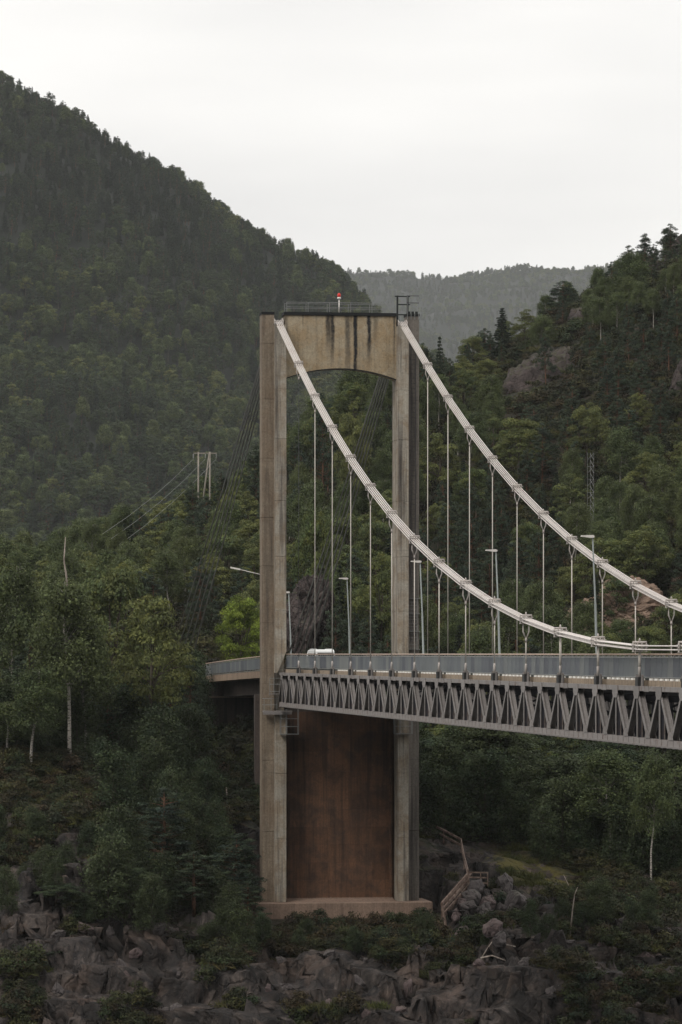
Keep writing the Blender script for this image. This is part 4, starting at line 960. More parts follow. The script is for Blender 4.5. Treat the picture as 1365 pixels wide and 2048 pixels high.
# main cables
def pt_c(n, x): return Vector((x, yn(n), cable_z(n)))
STR = MB()
for side in (-1, 1):
    MC = empty('main_cable', parent=BR)
    cx = side * 5.3
    for rr in range(2):
        for k in range(4):
            dx = (k - 1.5) * .15; dz = (.5 - rr) * .18
            pts = [Vector((cx + dx, .6, 28.05 + dz)), Vector((cx + dx, -.2, 28.12 + dz)), Vector((cx + dx, -.9, 27.9 + dz))] + [pt_c(n, cx) + Vector((dx, 0, dz)) for n in range(0, NEND + 1)]
            m = MB(); m.tube(pts, .034, 8); m.build('strand', M['strand'], MC, smooth=True)
# clamps (shared mesh pieces), one set per hanger
cb = MB(); cb.tube([(-.34, 0, .27), (.34, 0, .27)], .058, 10); cl_bar = cb.mesh('clamp_roller', M['clamp'], True)
cb = MB(); cb.tube([(0, 0, .27), (0, 0, .40), (0, 0, .47)], [.05, .05, .02], 8); cl_knob = cb.mesh('clamp_knob', M['clamp'], True)
cb = MB()
for x in (-.33, -.11, .11, .33): cb.box(x - .012, x + .012, -.11, .11, -.2, .25)
cl_pl = cb.mesh('clamp_plate', M['clamp'])
cb = MB(); cb.box(-.40, .40, -.14, .14, .135, .165); cb.box(-.36, .36, -.12, .12, -.21, -.18); cb.box(-.40, .40, -.12, .12, -.01, .01); cl_base = cb.mesh('clamp_base', M['clamp'], bevel=0)
fk = MB()
for sx in (-1, 1): fk.tube([(sx * .16, 0, -.18), (sx * .17, 0, -.62), (sx * .03, 0, -1.02)], [.03, .04, .035], 6)
fk.tube([(0, 0, -.98), (0, 0, -1.22)], .06, 8); cl_fork = fk.mesh('fork', M['clamp'], True)
skb = MB(); skb.tube([(0, 0, 0), (0, 0, .45), (0, 0, .62)], [.075, .075, .05], 8); me_sock = skb.mesh('socket', M['clamp'], True)
skb = MB(); skb.box(-.16, .16, -.30, .30, -.42, .02); me_box = skb.mesh('anchor_box', M['socket'])
skb = MB()
for y in (-.62, .62): skb.bar((0, y, .14), (0, y * .9, -.42), .10, .10, (0, 1, 0))
me_brk = skb.mesh('bracket', M['steel'])
for side in (-1, 1):
    for n in range(0, NEND + 1):
        cx = side * 5.3; zc = cable_z(n)
        tilt = math.atan2(cable_z(n - .5) - cable_z(n + .5), S)
        CL = empty('cable_clamp', (cx, yn(n), zc), parent=BR)
        obj('roller', cl_bar, CL); obj('knob', cl_knob, CL); obj('plates', cl_pl, CL); obj('clamp_body', cl_base, CL)
        HG = empty('hanger', (cx, yn(n), zc), parent=BR)
        top = -1.2; bot = -1.15 - zc
        if zc > 1.3:
            obj('fork', cl_fork, HG)
            m = MB(); m.tube([(0, 0, top), (0, 0, bot + .5)], .036 if n or side > 0 else .018, 8); m.build('rod', M['hanger'] if n or side > 0 else M['steel_dark'], HG, smooth=True)
        else:
            m = MB(); m.tube([(0, 0, -.15), (0, 0, bot + .4)], .062, 8); m.build('rod', M['hanger'], HG, smooth=True)
        obj('socket', me_sock, HG, (0, 0, bot - .02)); obj('anchor_box', me_box, HG, (0, 0, bot)); obj('bracket', me_brk, HG, (0, 0, bot))

# backstays behind the tower
for side in (-1, 1):
    BS = empty('backstay_cable', parent=BR)
    e = Vector((-5.9, 76, -.8)) if side < 0 else Vector((5.3, 70, -1.8))
    for rr in range(2):
        for k in range(5):
            dx = (k - 2) * .16; dz = (.5 - rr) * .3
            a = Vector((side * 5.3 + dx, .8, 28.0 + dz)); b = e + Vector(((k - 2) * .58, -1.5 + rr * 3, (.5 - rr) * .9))
            mid = a.lerp(b, .5) + Vector((0, 0, -.35))
            m = MB(); m.tube([a, a.lerp(mid, .5), mid, mid.lerp(b, .5), b], .045, 6); m.build('strand', M['stay'], BS, smooth=True)
    MB().box(e.x - 2.2, e.x + 2.2, e.y - 2.5, e.y + 4, e.z - 3, e.z + .35).build('anchor_block', M['pier'], BS)

# deck
YD1, YD0 = 56.0, yn(NEND) - 2
DK = empty('deck', parent=BR)
Y_TR = yn(-1.15)
m = MB()
m.box(-4.55, 4.55, YD0, 1.6, -1.62, -1.30); m.build('slab', M['curb'], DK)
MB().box(-4.2, 4.2, YD0, 1.6, -1.30, -1.26).build('asphalt', M['asphalt'], DK)
for k in range(0, 31):
    y0 = YD0 + 2 + k * 6; 
    if y0 + 3 < 1: MB().box(-.06, .06, y0, y0 + 3, -1.262, -1.254).build('centre_line', M['paint'], DK)
for x in (-3.8, 3.8): MB().box(x - .06, x + .06, YD0, 1.6, -1.262, -1.254).build('edge_line', M['paint'], DK)
# edge curb units between the hanger brackets
for side in (-1, 1):
    for n in range(-1, NEND):
        ya = yn(n + 1) + .62; yb = yn(n) - .62
        if n == -1: yb = yn(-1.1)
        xa, xb = (-5.0, -4.56) if side < 0 else (4.56, 5.0)
        MB().box(xa, xb, ya, yb, -1.58, -1.29).build('curb_unit', M['curb'], DK)
blk = MB().box(-.05, .05, -.27, .27, 0, .1).mesh('spacer_block', M['white'])
blk2 = MB().box(-.05, .05, -.14, .14, 0, .07).mesh('spacer_block_small', M['white'])
for n in range(2, NEND):
    for k in range(8):
        y = yn(n) - .95 - (S - 1.9) * k / 7
        obj('spacer_block', blk, DK, (-4.93, y, -1.288)); 
for m_ in range(2, NEND):
    for k in range(0): obj('spacer_cap', blk2, DK, (-4.93, yn(m_) - .95 - (S - 1.9) * (k + .5) / 7, -1.288))
for x in (-3.4, -1.7, 0, 1.7, 3.4): MB().box(x - .1, x + .1, YD0, -.2, -2.05, -1.622).build('stringer', M['steel_dark'], DK)

# stiffening trusses
def ishape(a, b, tw, th, fl=.05):
    """laid I-section between a and b in the y-z plane: flanges at both sides in x, web between"""
    m = MB(); a = Vector(a); b = Vector(b)
    for sx in (-1, 1): m.bar(a + Vector((sx * (tw / 2 - fl / 2), 0, 0)), b + Vector((sx * (tw / 2 - fl / 2), 0, 0)), fl, th, (0, 0, 1)) if abs((b - a).normalized().z) < .99 else m.bar(a + Vector((sx * (tw / 2 - fl / 2), 0, 0)), b + Vector((sx * (tw / 2 - fl / 2), 0, 0)), fl, th, (1, 0, 0))
    m.bar(a, b, tw - 2 * fl, .03) if abs((b - a).normalized().z) < .99 else m.box(-tw / 2 + fl, tw / 2 - fl, a.y - .015, a.y + .015, min(a.z, b.z), max(a.z, b.z))
    return m
def vshape(z0, z1, tw, th, fl=.05, web=True):
    m = MB()
    if web == 'only': return m.box(-tw / 2 + fl, tw / 2 - fl, -.015, .015, z0, z1)
    for sx in (-1, 1): x = sx * (tw / 2 - fl / 2); m.box(x - fl / 2, x + fl / 2, -th / 2, th / 2, z0, z1)
    return m
HP = S / 2; ZTC, ZBC = -1.82, -4.06
dg1 = ishape((0, -.25, ZTC - .1), (0, -HP / 2 + .15, ZBC + .05), .30, .24).mesh('diagonal', M['steel'])     # towards the camera
dg2 = ishape((0, .25, ZTC - .1), (0, HP / 2 - .15, ZBC + .05), .30, .24).mesh('diagonal', M['steel'])       # away from the camera
vt = vshape(ZBC, ZTC, .28, .15).mesh('vertical', M['steel']); vw = vshape(ZBC, ZTC, .28, .15, .05, 'only').mesh('vertical_web', M['steel_dark'])  # web in dark steel: shade under the deck put into its colour
gt = MB()
for sx in (-1, 1): gt.prism([(-.62, -1.56), (.62, -1.56), (.62, -1.95), (.42, -2.17), (-.42, -2.17), (-.62, -1.95)], sx * .167 - .012, sx * .167 + .012, axis='x')
gt = gt.mesh('gusset_plate', M['steel'])
gb_ = MB()
for sx in (-1, 1): gb_.prism([(-.34, ZBC + .42), (.34, ZBC + .42), (.55, ZBC + .02), (-.55, ZBC + .02)], sx * .167 - .012, sx * .167 + .012, axis='x')
gb_ = gb_.mesh('gusset_plate', M['steel'])
sp = MB().box(.155, .172, -.55, .55, -.14, .14).mesh('splice_plate', M['steel'])
NN = int((NEND + 1) * 2)
for side in (-1, 1):
    TR = empty('truss', (side * 5.30, 0, 0), 0 if side > 0 else math.pi, parent=BR)   # near truss turned so its outer face is +x local
    R_ = -1 if side < 0 else 1
    def ly(y): return y * R_
    y_a, y_b = Y_TR, YD0
    MB().box(-.15, .15, min(ly(y_a), ly(y_b)), max(ly(y_a), ly(y_b)), ZTC + .03, ZTC + .26).build('top_chord', M['steel'], TR)
    mm_ = MB().box(-.15, .15, min(ly(y_a), ly(y_b)), max(ly(y_a), ly(y_b)), ZBC - .34, ZBC); mm_.build('bottom_chord', M['chord'], TR)
    MB().box(.151, .2, min(ly(y_a), ly(y_b)), max(ly(y_a), ly(y_b)), ZBC - .36, ZBC - .27).build('chord_flange', M['rust'] if 'rust' in M else M['chord'], TR)
    fl = MB(); y = y_a
    while y > y_b:
        fl.box(.151, .168, ly(y) - .03, ly(y) + .03, ZBC - .27, ZBC - .01); fl.box(-.14, .14, ly(y) - .25, ly(y) + .25, ZBC - .40, ZBC - .345); y -= 1.21
    tag(fl.build('batten_plates', M['chord'], TR), kind='stuff')
    for i in range(NN):
        y = yn(-1 + i * .5)
        obj('vertical', vt, TR, (0, ly(y), 0)); obj('vertical_web', vw, TR, (0, ly(y), 0)); obj('gusset_plate', gt, TR, (0, ly(y), 0)); obj('gusset_plate', gb_, TR, (0, ly(y - HP / 2), 0))
        obj('diagonal', dg1 if side > 0 else dg2, TR, (0, ly(y), 0)); obj('diagonal', dg2 if side > 0 else dg1, TR, (0, ly(y), 0))
        if i % 2 == 1: obj('splice_plate', sp, TR, (0, ly(y - HP * .45 + HP), ZTC + .14))
# floor beams, bottom laterals and sway frames
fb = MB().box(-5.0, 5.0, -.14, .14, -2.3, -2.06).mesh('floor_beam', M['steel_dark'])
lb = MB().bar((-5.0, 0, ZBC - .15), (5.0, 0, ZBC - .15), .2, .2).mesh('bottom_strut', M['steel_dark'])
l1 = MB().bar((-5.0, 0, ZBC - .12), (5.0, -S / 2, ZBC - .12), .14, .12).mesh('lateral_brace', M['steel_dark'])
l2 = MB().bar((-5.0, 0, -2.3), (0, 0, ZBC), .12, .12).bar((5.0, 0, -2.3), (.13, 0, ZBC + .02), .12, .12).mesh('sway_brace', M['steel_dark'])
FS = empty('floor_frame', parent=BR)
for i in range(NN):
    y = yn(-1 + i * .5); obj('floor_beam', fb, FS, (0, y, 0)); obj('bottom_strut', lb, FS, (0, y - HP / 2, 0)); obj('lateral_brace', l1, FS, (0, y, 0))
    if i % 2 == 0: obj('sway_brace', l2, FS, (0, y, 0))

# parapets (both sides): panels, posts, rails
PW = S / 8
pan = MB().box(-.012, .012, -PW / 2 + .012, PW / 2 - .012, -1.12, -.2).mesh('parapet_panel', M['mesh'])
post = MB().box(-.035, .035, -.03, .03, -1.2, -.04).mesh('post', M['galv'])
for side in (-1, 1):
    PR = empty('parapet', (side * 4.72, 0, 0), parent=BR)
    y1 = -1.3; y0 = YD0
    rl = MB(); rl.tube([(0, y1, -.03), (0, y0, -.03)], .042, 8); rl.build('top_rail', M['rail'], PR, smooth=True)
    rl = MB(); rl.box(-.03, .03, y0, y1, -.2, -.16); rl.build('panel_rail', M['galv'], PR)
    rl = MB(); rl.box(-.03, .03, y0, y1, -1.16, -1.122); rl.build('bottom_rail', M['galv'], PR)
    MB().box(side * .02 - .01, side * .02 + .01, y0, y1, -1.288, -1.162).build('dark_gap_strip', M['frame'], PR)  # added dark strip that blackens the open gap behind the spacer blocks
    for zz_ in (-.62, -.86): MB().tube([(-side * .38, y1, zz_), (-side * .38, y0, zz_)], .06, 6).build('guard_rail', M['lamphead'], PR, smooth=True)
    k = 0; y = y1 - PW / 2
    while y > y0 + PW:
        obj('parapet_panel', pan, PR, (-.0, y, 0)); obj('post', post, PR, (side * -.06, y - PW / 2, 0)); y -= PW; k += 1

# ------------------------------------------------------------------ approach viaduct behind the tower
VD = empty('approach_viaduct', (OX, OY, 0), TH); tag(VD, 'short concrete viaduct with grey parapet leading left behind the tower', 'viaduct')
def vz(y): return -.012 * max(0, y - 2) - .00006 * max(0, y - 2) ** 2
YV = [1.62, 10, 20, 30, 40, 50, 57, 66, 80, 95]
def ribbon(name, x0, x1, z0, z1, mat, ys_=YV):
    m = MB(); vs = []; fs = []
    for y in ys_: q = vz(y); vs += [(x0, y, z0 + q), (x1, y, z0 + q), (x1, y, z1 + q), (x0, y, z1 + q)]
    for i in range(len(ys_) - 1):
        for k in range(4): fs.append((i * 4 + k, i * 4 + (k + 1) % 4, i * 4 + 4 + (k + 1) % 4, i * 4 + 4 + k))
    fs += [(3, 2, 1, 0), tuple(4 * (len(ys_) - 1) + k for k in range(4))]
    return m.add(vs, fs).build(name, mat, VD)
ribbon('slab', -4.9, 4.9, -1.95, -1.35, M['viaduct']); ribbon('asphalt', -4.2, 4.2, -1.35, -1.31, M['asphalt'])
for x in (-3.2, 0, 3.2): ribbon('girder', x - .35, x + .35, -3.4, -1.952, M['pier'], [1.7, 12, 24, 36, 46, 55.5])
for side in (-1, 1):
    ribbon('top_rail', side * 4.7 - .04, side * 4.7 + .04, -.07, .01, M['rail']); ribbon('bottom_rail', side * 4.7 - .03, side * 4.7 + .03, -1.3, -1.26, M['galv']); ribbon('panel_rail', side * 4.7 - .03, side * 4.7 + .03, -.2, -.16, M['galv'])
    y = 1.62 + PW / 2
    while y < 92: obj('parapet_panel', pan, VD, (side * 4.7, y, vz(y) - .04), (math.atan(-.012 - .00012 * y), 0, 0)); obj('post', post, VD, (side * 4.64, y + PW / 2, vz(y) - .03)); y += PW
for y in (19.5,):
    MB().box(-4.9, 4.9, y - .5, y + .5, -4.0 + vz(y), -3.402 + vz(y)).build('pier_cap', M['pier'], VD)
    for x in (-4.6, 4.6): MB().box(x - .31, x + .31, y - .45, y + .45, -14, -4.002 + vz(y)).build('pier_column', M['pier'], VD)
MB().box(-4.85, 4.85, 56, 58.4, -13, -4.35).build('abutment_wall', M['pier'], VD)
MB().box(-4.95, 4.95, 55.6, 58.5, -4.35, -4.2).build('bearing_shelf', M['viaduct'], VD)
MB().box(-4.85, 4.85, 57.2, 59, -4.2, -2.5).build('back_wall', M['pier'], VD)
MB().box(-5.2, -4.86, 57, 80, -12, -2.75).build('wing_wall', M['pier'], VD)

# ------------------------------------------------------------------ things on and around the bridge
def bridge_thing(name, x, y, z, label, cat, rz=0, group=None):
    X, Y = loc2w(x, y); e = empty(name, (X, Y, z), TH + rz); return tag(e, label, cat, group)
# street lamps, far side
pl = MB(); pl.tube([(0, 0, 0), (0, 0, .9), (0, 0, .92), (-.1, 0, 4.5), (-.1, 0, 4.52), (-.28, 0, 8.75)], [.11, .11, .085, .075, .062, .05], 10); lp = pl.mesh('pole', M['lampgrey'], True)
hd = MB(); hd.prism([(-1.05, 8.83), (-1.0, 8.90), (-.3, 8.93), (-.18, 8.88), (-.2, 8.76), (-.4, 8.74)], -.13, .13, axis='y'); lh = hd.mesh('lamp_head', M['lamphead'])
ar = MB().tube([(-.28, 0, 8.74), (-.28, 0, 8.86)], .06, 8).mesh('bracket', M['lampgrey'])
LP = [(8.9 + 4.7, 'street lamp farthest along, just right of the right tower leg'), (47.5, 'street lamp between the two main cables in the middle'), (81.5, 'nearest street lamp, rightmost, crossing in front of the far cable')]
for d, lab in LP:
    e = bridge_thing('street_lamp', 4.95, -d, -1.32, lab, 'street lamp', group='street lamps along the bridge')
    obj('pole', lp, e); obj('lamp_head', lh, e); obj('bracket', ar, e)
for x, y, z, lab in ((4.95, 27.8, -1.9, 'street lamp seen between the tower legs'), (4.95, 69.5, -2.5, 'street lamp whose post stands right beside the left tower leg')):
    e = bridge_thing('street_lamp', x, y, z, lab, 'street lamp', group='street lamps along the bridge'); obj('pole', lp, e); obj('lamp_head', lh, e); obj('bracket', ar, e)
p0 = P(543, 1154, 402); e = empty('street_lamp', (p0.x, p0.y, -2.7)); tag(e, 'street lamp with long arm reaching left behind the left tower leg', 'street lamp', 'street lamps along the bridge')
q = p0.z + 2.7
MB().tube([(0, 0, 0), (0, 0, 1), (0, 0, q)], [.11, .09, .06], 8).build('pole', M['lampgrey'], e, smooth=True)
a1 = P(480, 1139, 402) - p0; MB().tube([(0, 0, q - .02), (a1.x, 0, q + a1.z)], .035, 6).build('arm', M['lamphead'], e, smooth=True)
a2 = P(461, 1135, 402) - p0; MB().bar((a1.x + .05, 0, q + a1.z), (a2.x, 0, q + a2.z), .28, .16).build('lamp_head', M['lamphead'], e)

# aviation beacon on the cross beam
e = bridge_thing('warning_beacon', -.05, 0, 28.92, 'red warning beacon on a thin pale post above the cross beam', 'beacon')
MB().tube([(0, 0, 0), (0, 0, 1.15)], [.06, .05], 8).build('post', M['lamphead'], e, smooth=True)
MB().tube([(0, 0, 1.15), (0, 0, 1.17), (0, 0, 1.32)], [.1, .16, .16], 10).build('base', M['paint'], e, smooth=True)
MB().tube([(0, 0, 1.32), (0, 0, 1.5), (0, 0, 1.62), (0, 0, 1.68)], [.14, .15, .11, .03], 10).build('lens', M['beacon_red'], e, smooth=True)
# handrail along the cross beam
e = bridge_thing('beam_handrail', 0, 0, 28.9, 'thin grey handrail along the top of the cross beam', 'handrail')
for yy in (-.6, .8):
    for z in (.42, .82): MB().tube([(-4.6, yy, z), (4.5, yy, z)], .018, 5).build('rail', M['galv'], e)
    for k in range(6): MB().tube([(-4.6 + k * 1.82, yy, 0), (-4.6 + k * 1.82, yy, .84)], .022, 5).build('post', M['galv'], e)
# lifting frame over the right saddle
e = bridge_thing('lifting_frame', 5.28, -.2, 27.8, 'black steel lifting frame over the right cable saddle', 'steel frame')
for x in (-.36, .52):
    MB().box(x - .07, x + .07, -.1, .1, 0, 2.62).build('frame_post', M['frame'], e)
for z in (1.0, 1.86, 2.55): MB().box(-.29 if z < 2 else -.6, .45 if z < 1.5 else .72, -.13, -.102, z - .05, z + .05).build('frame_bar', M['frame'], e)
e = bridge_thing('top_platform_railing', 6.2, -.1, 28.87, 'small railing on the right column top beside the black lifting frame', 'railing')
for k in range(4): MB().box(-.5 + k * .32 - .02, -.5 + k * .32 + .02, -.62, -.58, -.5, 1.6).build('rail_post', M['galv'], e)
for z in (.9, 1.5): MB().box(-.55, .5, -.64, -.622, z - .025, z + .025).build('rail_bar', M['steel_dark'], e)
for k in range(3): MB().box(-.46 + k * .32, -.24 + k * .32, -.574, -.5, -.12, .18).build('toe_plate', M['frame'], e)
# ladder cage on the right leg
e = bridge_thing('ladder_cage', 6.2, -.64, 0.3, 'grey caged ladder on the front of the right tower leg above the deck', 'ladder')
for x in (-.45, .3): MB().tube([(x, -.28, 0), (x, -.28, 4.4)], .022, 5).build('stile', M['galv'], e)
for z in (.1, 1.6, 3.1, 4.4): MB().box(-.55, .55, -.3, -.02, z - .02, z + .02).build('hoop', M['galv'], e)
for k in range(14): MB().tube([(-.45, -.28, .2 + k * .3), (.3, -.28, .2 + k * .3)], .012, 4).build('rung', M['galv'], e)
e = bridge_thing('board_ladder', 6.2, -.64, 0.0, 'long rung ladder running down the right tower leg', 'ladder')
for x in (-.18, .2): MB().box(x - .02, x + .02, -.09, -.05, 1, 26.5).build('stile', M['steel_dark'], e)
rg = MB().box(-.18, .2, -.08, -.06, -.012, .012).mesh('rung', M['steel_dark'])
for k in range(62): obj('rung', rg, e, (0, 0, 1.2 + k * .41))
# inspection platforms around the left leg
e = bridge_thing('inspection_platform', -5.9, -.8, -4.9, 'grey tube-railed inspection platform wrapped round the left leg at truss level', 'platform')
MB().box(-.8, 1.6, -1.1, -.1, 0, .12).build('floor', M['steel'], e)
for z in (.62, 1.15):
    MB().box(-.8, .32, -1.12, -1.08, z - .025, z + .025).build('rail', M['galv'], e); MB().box(-.82, -.78, -1.1, -.1, z - .025, z + .025).build('rail', M['galv'], e)
for x in (-.78, -.2, .3): MB().box(x - .02, x + .02, -1.11, -1.07, .1, 1.17).build('rail_post', M['galv'], e)
for z in (1.75, 2.35, 2.85): MB().box(-.35, 1.05, -1.3, -1.26, z - .025, z + .025).build('rail', M['galv'], e)
for x in (-.33, .02, .9): MB().box(x - .02, x + .02, -1.31, -1.27, 1.4, 2.87).build('rail_post', M['galv'], e)
MB().box(-.35, 1.05, -1.5, -.75, 1.5, 1.56).build('upper_floor', M['steel'], e)
MB().box(-.85, 1.55, -1.2, -.9, -.2, -.003).build('floor_beam', M['steel'], e)
for x0, lab in ((-5.3, 'hanging tube cage under the truss end beside the left leg'), (4.4, 'hanging tube cage under the truss end beside the right leg')):
    e = bridge_thing('hanging_cage', x0, -2.2, -6.75, lab, 'inspection cage')
    for x in (0, .5, 1.5):
        for y in (0, .6): MB().box(x - .022, x + .022, y - .022, y + .022, 0, 2.1).build('cage_post', M['galv'], e)
    for z in (.02, .65, 1.3): MB().box(-.02, 1.52, -.044, -.024, z - .022, z + .022).build('cage_rail', M['galv'], e)
    MB().box(0, 1.5, -.02, .62, -.05, -.002).build('cage_floor', M['steel'], e)
# the white car on the approach
Xc, Yc = loc2w(2.2, 28.3); e = empty('parked_van', (Xc, Yc, -2.55), TH + .1); e.name = 'white_van'; e.scale = (1.0, 1.0, .95); e.location.z = -1.66; tag(e, 'white van on the road behind the parapet, only its roof and windows showing', 'van')
bd = MB(); prof_ = [(-2.2, .35), (2.2, .35), (2.25, .95), (1.95, 1.1), (1.25, 2.0), (1.0, 2.12), (-1.9, 2.18), (-2.15, 2.0), (-2.25, 1.0)]
bd.prism(prof_, -.88, .88, axis='x'); o = bd.mesh('body', M['vanwhite'], bevel=.06); obj('body', o, e)
MB().prism([(2.02, 1.13), (1.94, 1.1), (1.3, 1.94), (1.38, 1.97)], -.76, .76, axis='x').build('windscreen', M['glass'], e)
MB().box(-.74, .74, -2.30, -2.2, 1.18, 1.86).build('rear_window', M['glass'], e)
for sx in (-1, 1):
    x = sx * .885
    MB().box(x - .01, x + .01, -1.9, -.7, 1.2, 1.8).build('side_window', M['glass'], e); MB().box(x - .01, x + .01, -.55, .9, 1.2, 1.8).build('side_window', M['glass'], e)
    MB().tube([(sx * .74, -1.8, 2.22), (sx * .74, .9, 2.2)], .03, 6).build('roof_rail', M['vanwhite'], e)
    MB().box(sx * .78 - .09, sx * .78 + .09, -2.32, -2.24, .85, 1.15).build('taillight', M['taillight'], e)
    for y in (-1.4, 1.4): MB().tube([(sx * .9, y, .34), (sx * .7, y, .34)], .34, 16).build('wheel', M['rubber'], e)
MB().box(-.86, .86, -2.36, -2.24, .35, .62).build('bumper', M['rubber'], e)

# power pylon and wires
pb = P(397, 1065, 566); py = empty('power_pylon', (pb.x, pb.y, gz(pb.x, pb.y))); zt = P(0, 905, 566).z - py.location.z; k_ = 566 / F
tag(py, 'wooden two-legged power pylon with crossarm above the trees on the left', 'power pylon')
MB().tube([(0, 0, -.5), (0, 0, zt + .1)], [.16, .11], 8).build('pole', M['wood_grey'], py, smooth=True)
MB().tube([(23 * k_, 0, -.5), (23 * k_, 0, zt + .1)], [.16, .11], 8).build('pole', M['wood_grey'], py, smooth=True)
MB().tube([(23 * k_ - .7 - .6, 0, zt - 9.5), (22 * k_, 0, zt + .1)], [.15, .10], 8).build('brace_pole', M['wood_grey'], py, smooth=True)
MB().bar((-10 * k_, 0, zt - .1), (37 * k_, 0, zt - .1), .16, .16).build('crossarm', M['wood_grey'], py)
tips = []
for dx in (-10, 14, 36):
    m = MB(); 
    for i in range(4): m.tube([(dx * k_, 0, zt - .25 - i * .16), (dx * k_, 0, zt - .35 - i * .16)], [.1, .06], 6)
    m.build('insulator', M['porcelain'], py); tips.append(Vector((pb.x + dx * k_, pb.y, py.location.z + zt - .95)))
for i, (tp, (px, pyy, Y)) in enumerate(zip(tips, ((205, 1068, 505), (222, 1078, 508), (238, 1090, 510)))):
    b = P(px, pyy, Y); pts = [tp.lerp(b, t) + Vector((0, 0, -1.4 * 4 * t * (1 - t) * .45)) for t in (0, .25, .5, .75, 1)]
    tag(MB().tube(pts, .02, 4).build('power_line', M['galv']), ['leftmost', 'middle', 'rightmost'][i] + ' power line running down left from the wooden pylon', 'power line')
# lattice mast
mp_ = P(1176, 1050, 470); lm = empty('lattice_mast', (mp_.x, mp_.y, gz(mp_.x, mp_.y))); tag(lm, 'thin pale lattice mast standing among trees on the right slope', 'mast')
hm = P(0, 905, 470).z - lm.location.z
for x, y in ((0, 0), (.75, 0), (.37, .6)): MB().tube([(x, y, 0), (x, y, hm)], .016, 5).build('mast_leg', M['galv'], lm)
for k in range(int(hm / .8)):
    z = k * .8; MB().bar((0, 0, z), (.75, 0, z + .8 if k % 2 else z), .03, .03).bar((.75, 0, z), (.37, .6, z + .8), .03, .03).build('lattice_bar', M['galv'], lm)

# wooden stairs and fence on the rocks right of the tower
WS = empty('wooden_stairway', P(937, 1770, 316.5)); tag(WS, 'weathered wooden stairway with handrails on the rocks right of the tower foot', 'stairway')
off = WS.location.copy()
def wl(name, a, b, w=.10, h=.12): return MB().bar(Vector(a) - off, Vector(b) - off, w, h).build(name, M['wood'], WS)
A, B = P(937, 1748, 316.3), P(884, 1808, 311.0)
for dz in (0, -.55, -1.05): wl('handrail' if dz > -1 else 'stringer', A + Vector((0, 0, dz)), B + Vector((0, 0, dz)), .12, .24)
A2, B2 = A + Vector((.3, 1.1, 0)), B + Vector((.3, 1.1, 0))
for dz in (0, -1.05): wl('handrail' if dz > -1 else 'stringer', A2 + Vector((0, 0, dz)), B2 + Vector((0, 0, dz)), .1, .14)
for k in range(12):
    t = (k + .5) / 12; c = A.lerp(B, t) + Vector((0, 0, -.95)); wl('tread', c, c + Vector((.3, 1.1, 0)), .26, .05)
for k in range(5):
    t = k / 4; c = A.lerp(B, t); wl('post', c + Vector((0, 0, .05)), c + Vector((0, 0, -1.25)), .1, .1)
wl('post', B + Vector((0, -.1, .08)), P(894, 1862, 310.5), .17, .15)
wl('post', P(937, 1742, 315.8), P(939, 1790, 315.8), .12, .12); wl('post', P(962, 1745, 315.8), P(962, 1775, 315.8), .1, .1); wl('post', P(976, 1745, 315.8), P(976, 1775, 315.8), .1, .1)
for yy in (1745, 1755, 1766): wl('platform_rail', P(937, yy, 315.8), P(977, yy + 1, 315.8), .08, .12)
for k in range(5): wl('platform_board', P(938, 1768, 316 + k * .32), P(976, 1768, 316 + k * .32), .29, .06)
tag(MB().box(-.05, 1.45, .3, 1.7, -.95, -.15).build('platform_base', M['pier'], WS))
e = empty('wooden_fence', P(880, 1665, 340)); tag(e, 'low wooden rail fence climbing the rock edge right of the tower', 'fence'); off = e.location.copy()
FP = [(838, 1640, 344.5), (862, 1649, 341), (888, 1661, 337.8), (923, 1680, 335.4), (929, 1712, 327), (937, 1742, 316.6)]
for i in range(len(FP) - 1):
    a = P(*FP[i]); b = P(*FP[i + 1])
    for dz in (0, -.5): MB().bar(a - off + Vector((0, 0, dz)), b - off + Vector((0, 0, dz)), .08, .2).build('rail', M['wood'], e)
for f_ in FP:
    a = P(*f_) - off; MB().bar(a + Vector((0, .08, .12)), a + Vector((0, .08, -1.15)), .12, .12).build('post', M['wood'], e)
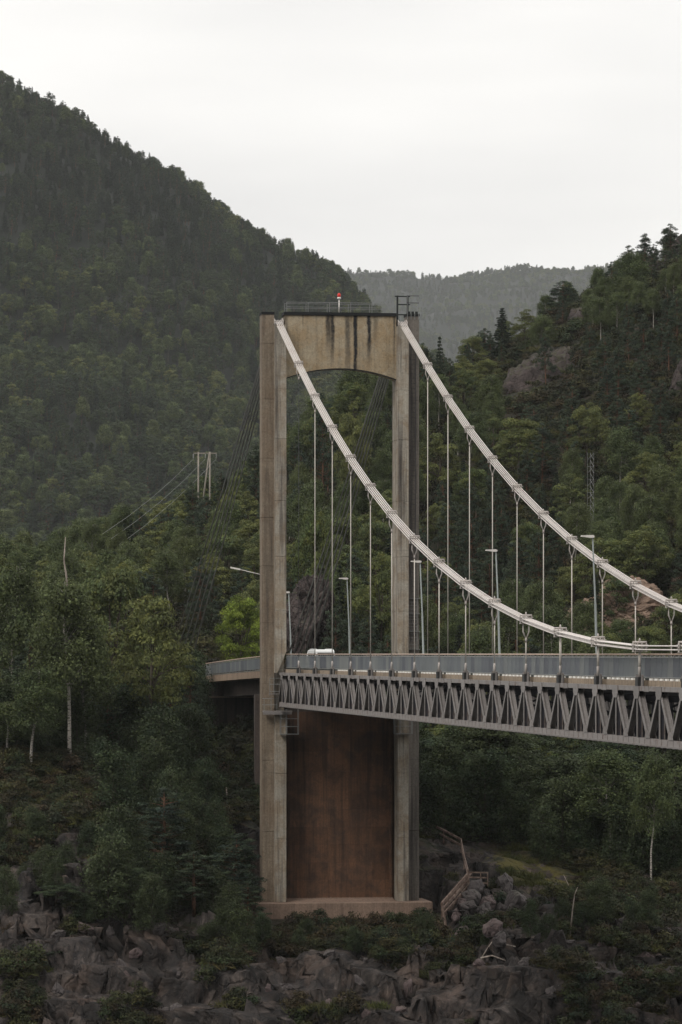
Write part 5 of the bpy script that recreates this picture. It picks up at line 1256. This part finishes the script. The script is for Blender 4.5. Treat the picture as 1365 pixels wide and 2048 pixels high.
# dead wood
def limb(name, pts, r0, r1, label, cat, group=None):
    d0 = min(hit(p[0], p[1]) for p in pts) - .5 if pts[0][2] < 331 else pts[0][2]; pts = [P(p[0], p[1], d0) for p in pts]; base = pts[0].copy(); n_ = len(pts)
    return tag(MB().tube([p - base for p in pts], [r0 + (r1 - r0) * i / (n_ - 1) for i in range(n_)], 6).build(name, M['deadwood'], None, smooth=True, loc=base), label, cat, group)
limb('dead_snag', [(130, 1235, 352), (134, 1160, 352), (128, 1120, 352), (131, 1074, 352)], .13, .03, 'bare broken snag sticking up above the left tree tops', 'dead tree')
limb('fallen_log', [(990, 1882, 309), (1012, 1890, 309), (1032, 1894, 309)], .1, .05, 'pale fallen log on the rocks below the boulders', 'log')
limb('fallen_log', [(962, 1917, 304), (985, 1912, 304), (1012, 1922, 304)], .09, .05, 'second pale log lying below the first on the lower rocks', 'log')
limb('fallen_log', [(965, 1915, 305), (975, 1898, 306), (985, 1884, 307)], .06, .03, 'short pale branch leaning between the two fallen logs', 'branch')
limb('dead_branch', [(385, 1630, 325), (405, 1618, 325), (425, 1612, 325)], .06, .02, 'bleached branch on the ledge left of the tower', 'branch')
limb('dead_branch', [(408, 1632, 325), (415, 1620, 325), (421, 1610, 325)], .05, .02, 'crossing bleached branch on the ledge left of the tower', 'branch')
limb('dead_branch', [(465, 1605, 328), (480, 1608, 328), (510, 1618, 328)], .05, .02, 'curved pale branch beside the left tower leg', 'branch')
limb('dead_stump', [(453, 1600, 329), (454, 1590, 329), (453, 1575, 329)], .09, .04, 'small bleached stump on the ledge left of the tower', 'stump')
limb('bare_trunk', [(1140, 1880, 312), (1146, 1820, 312), (1150, 1790, 312), (1156, 1775, 312)], .07, .02, 'thin bare pale stem on the rocks at lower right', 'dead tree')
limb('bare_trunk', [(1150, 1800, 312), (1140, 1775, 312), (1128, 1750, 312)], .045, .015, 'bare branch forking left from the thin pale stem', 'branch')

# ------------------------------------------------------------------ haze
hz = NT('haze_air'); pv = hz.n('VolumePrincipled'); pv.inputs['Color'].default_value = (.87, .90, .91, 1); pv.inputs['Density'].default_value = .000043; pv.inputs['Anisotropy'].default_value = .1
hz.l(pv.outputs[0], hz.out.inputs['Volume'])
tag(MB().box(-7000, 7000, -1700, 11500, WATER - 12, 900).build('haze', hz.m), 'thin grey haze filling the valley air', 'haze', kind='stuff')
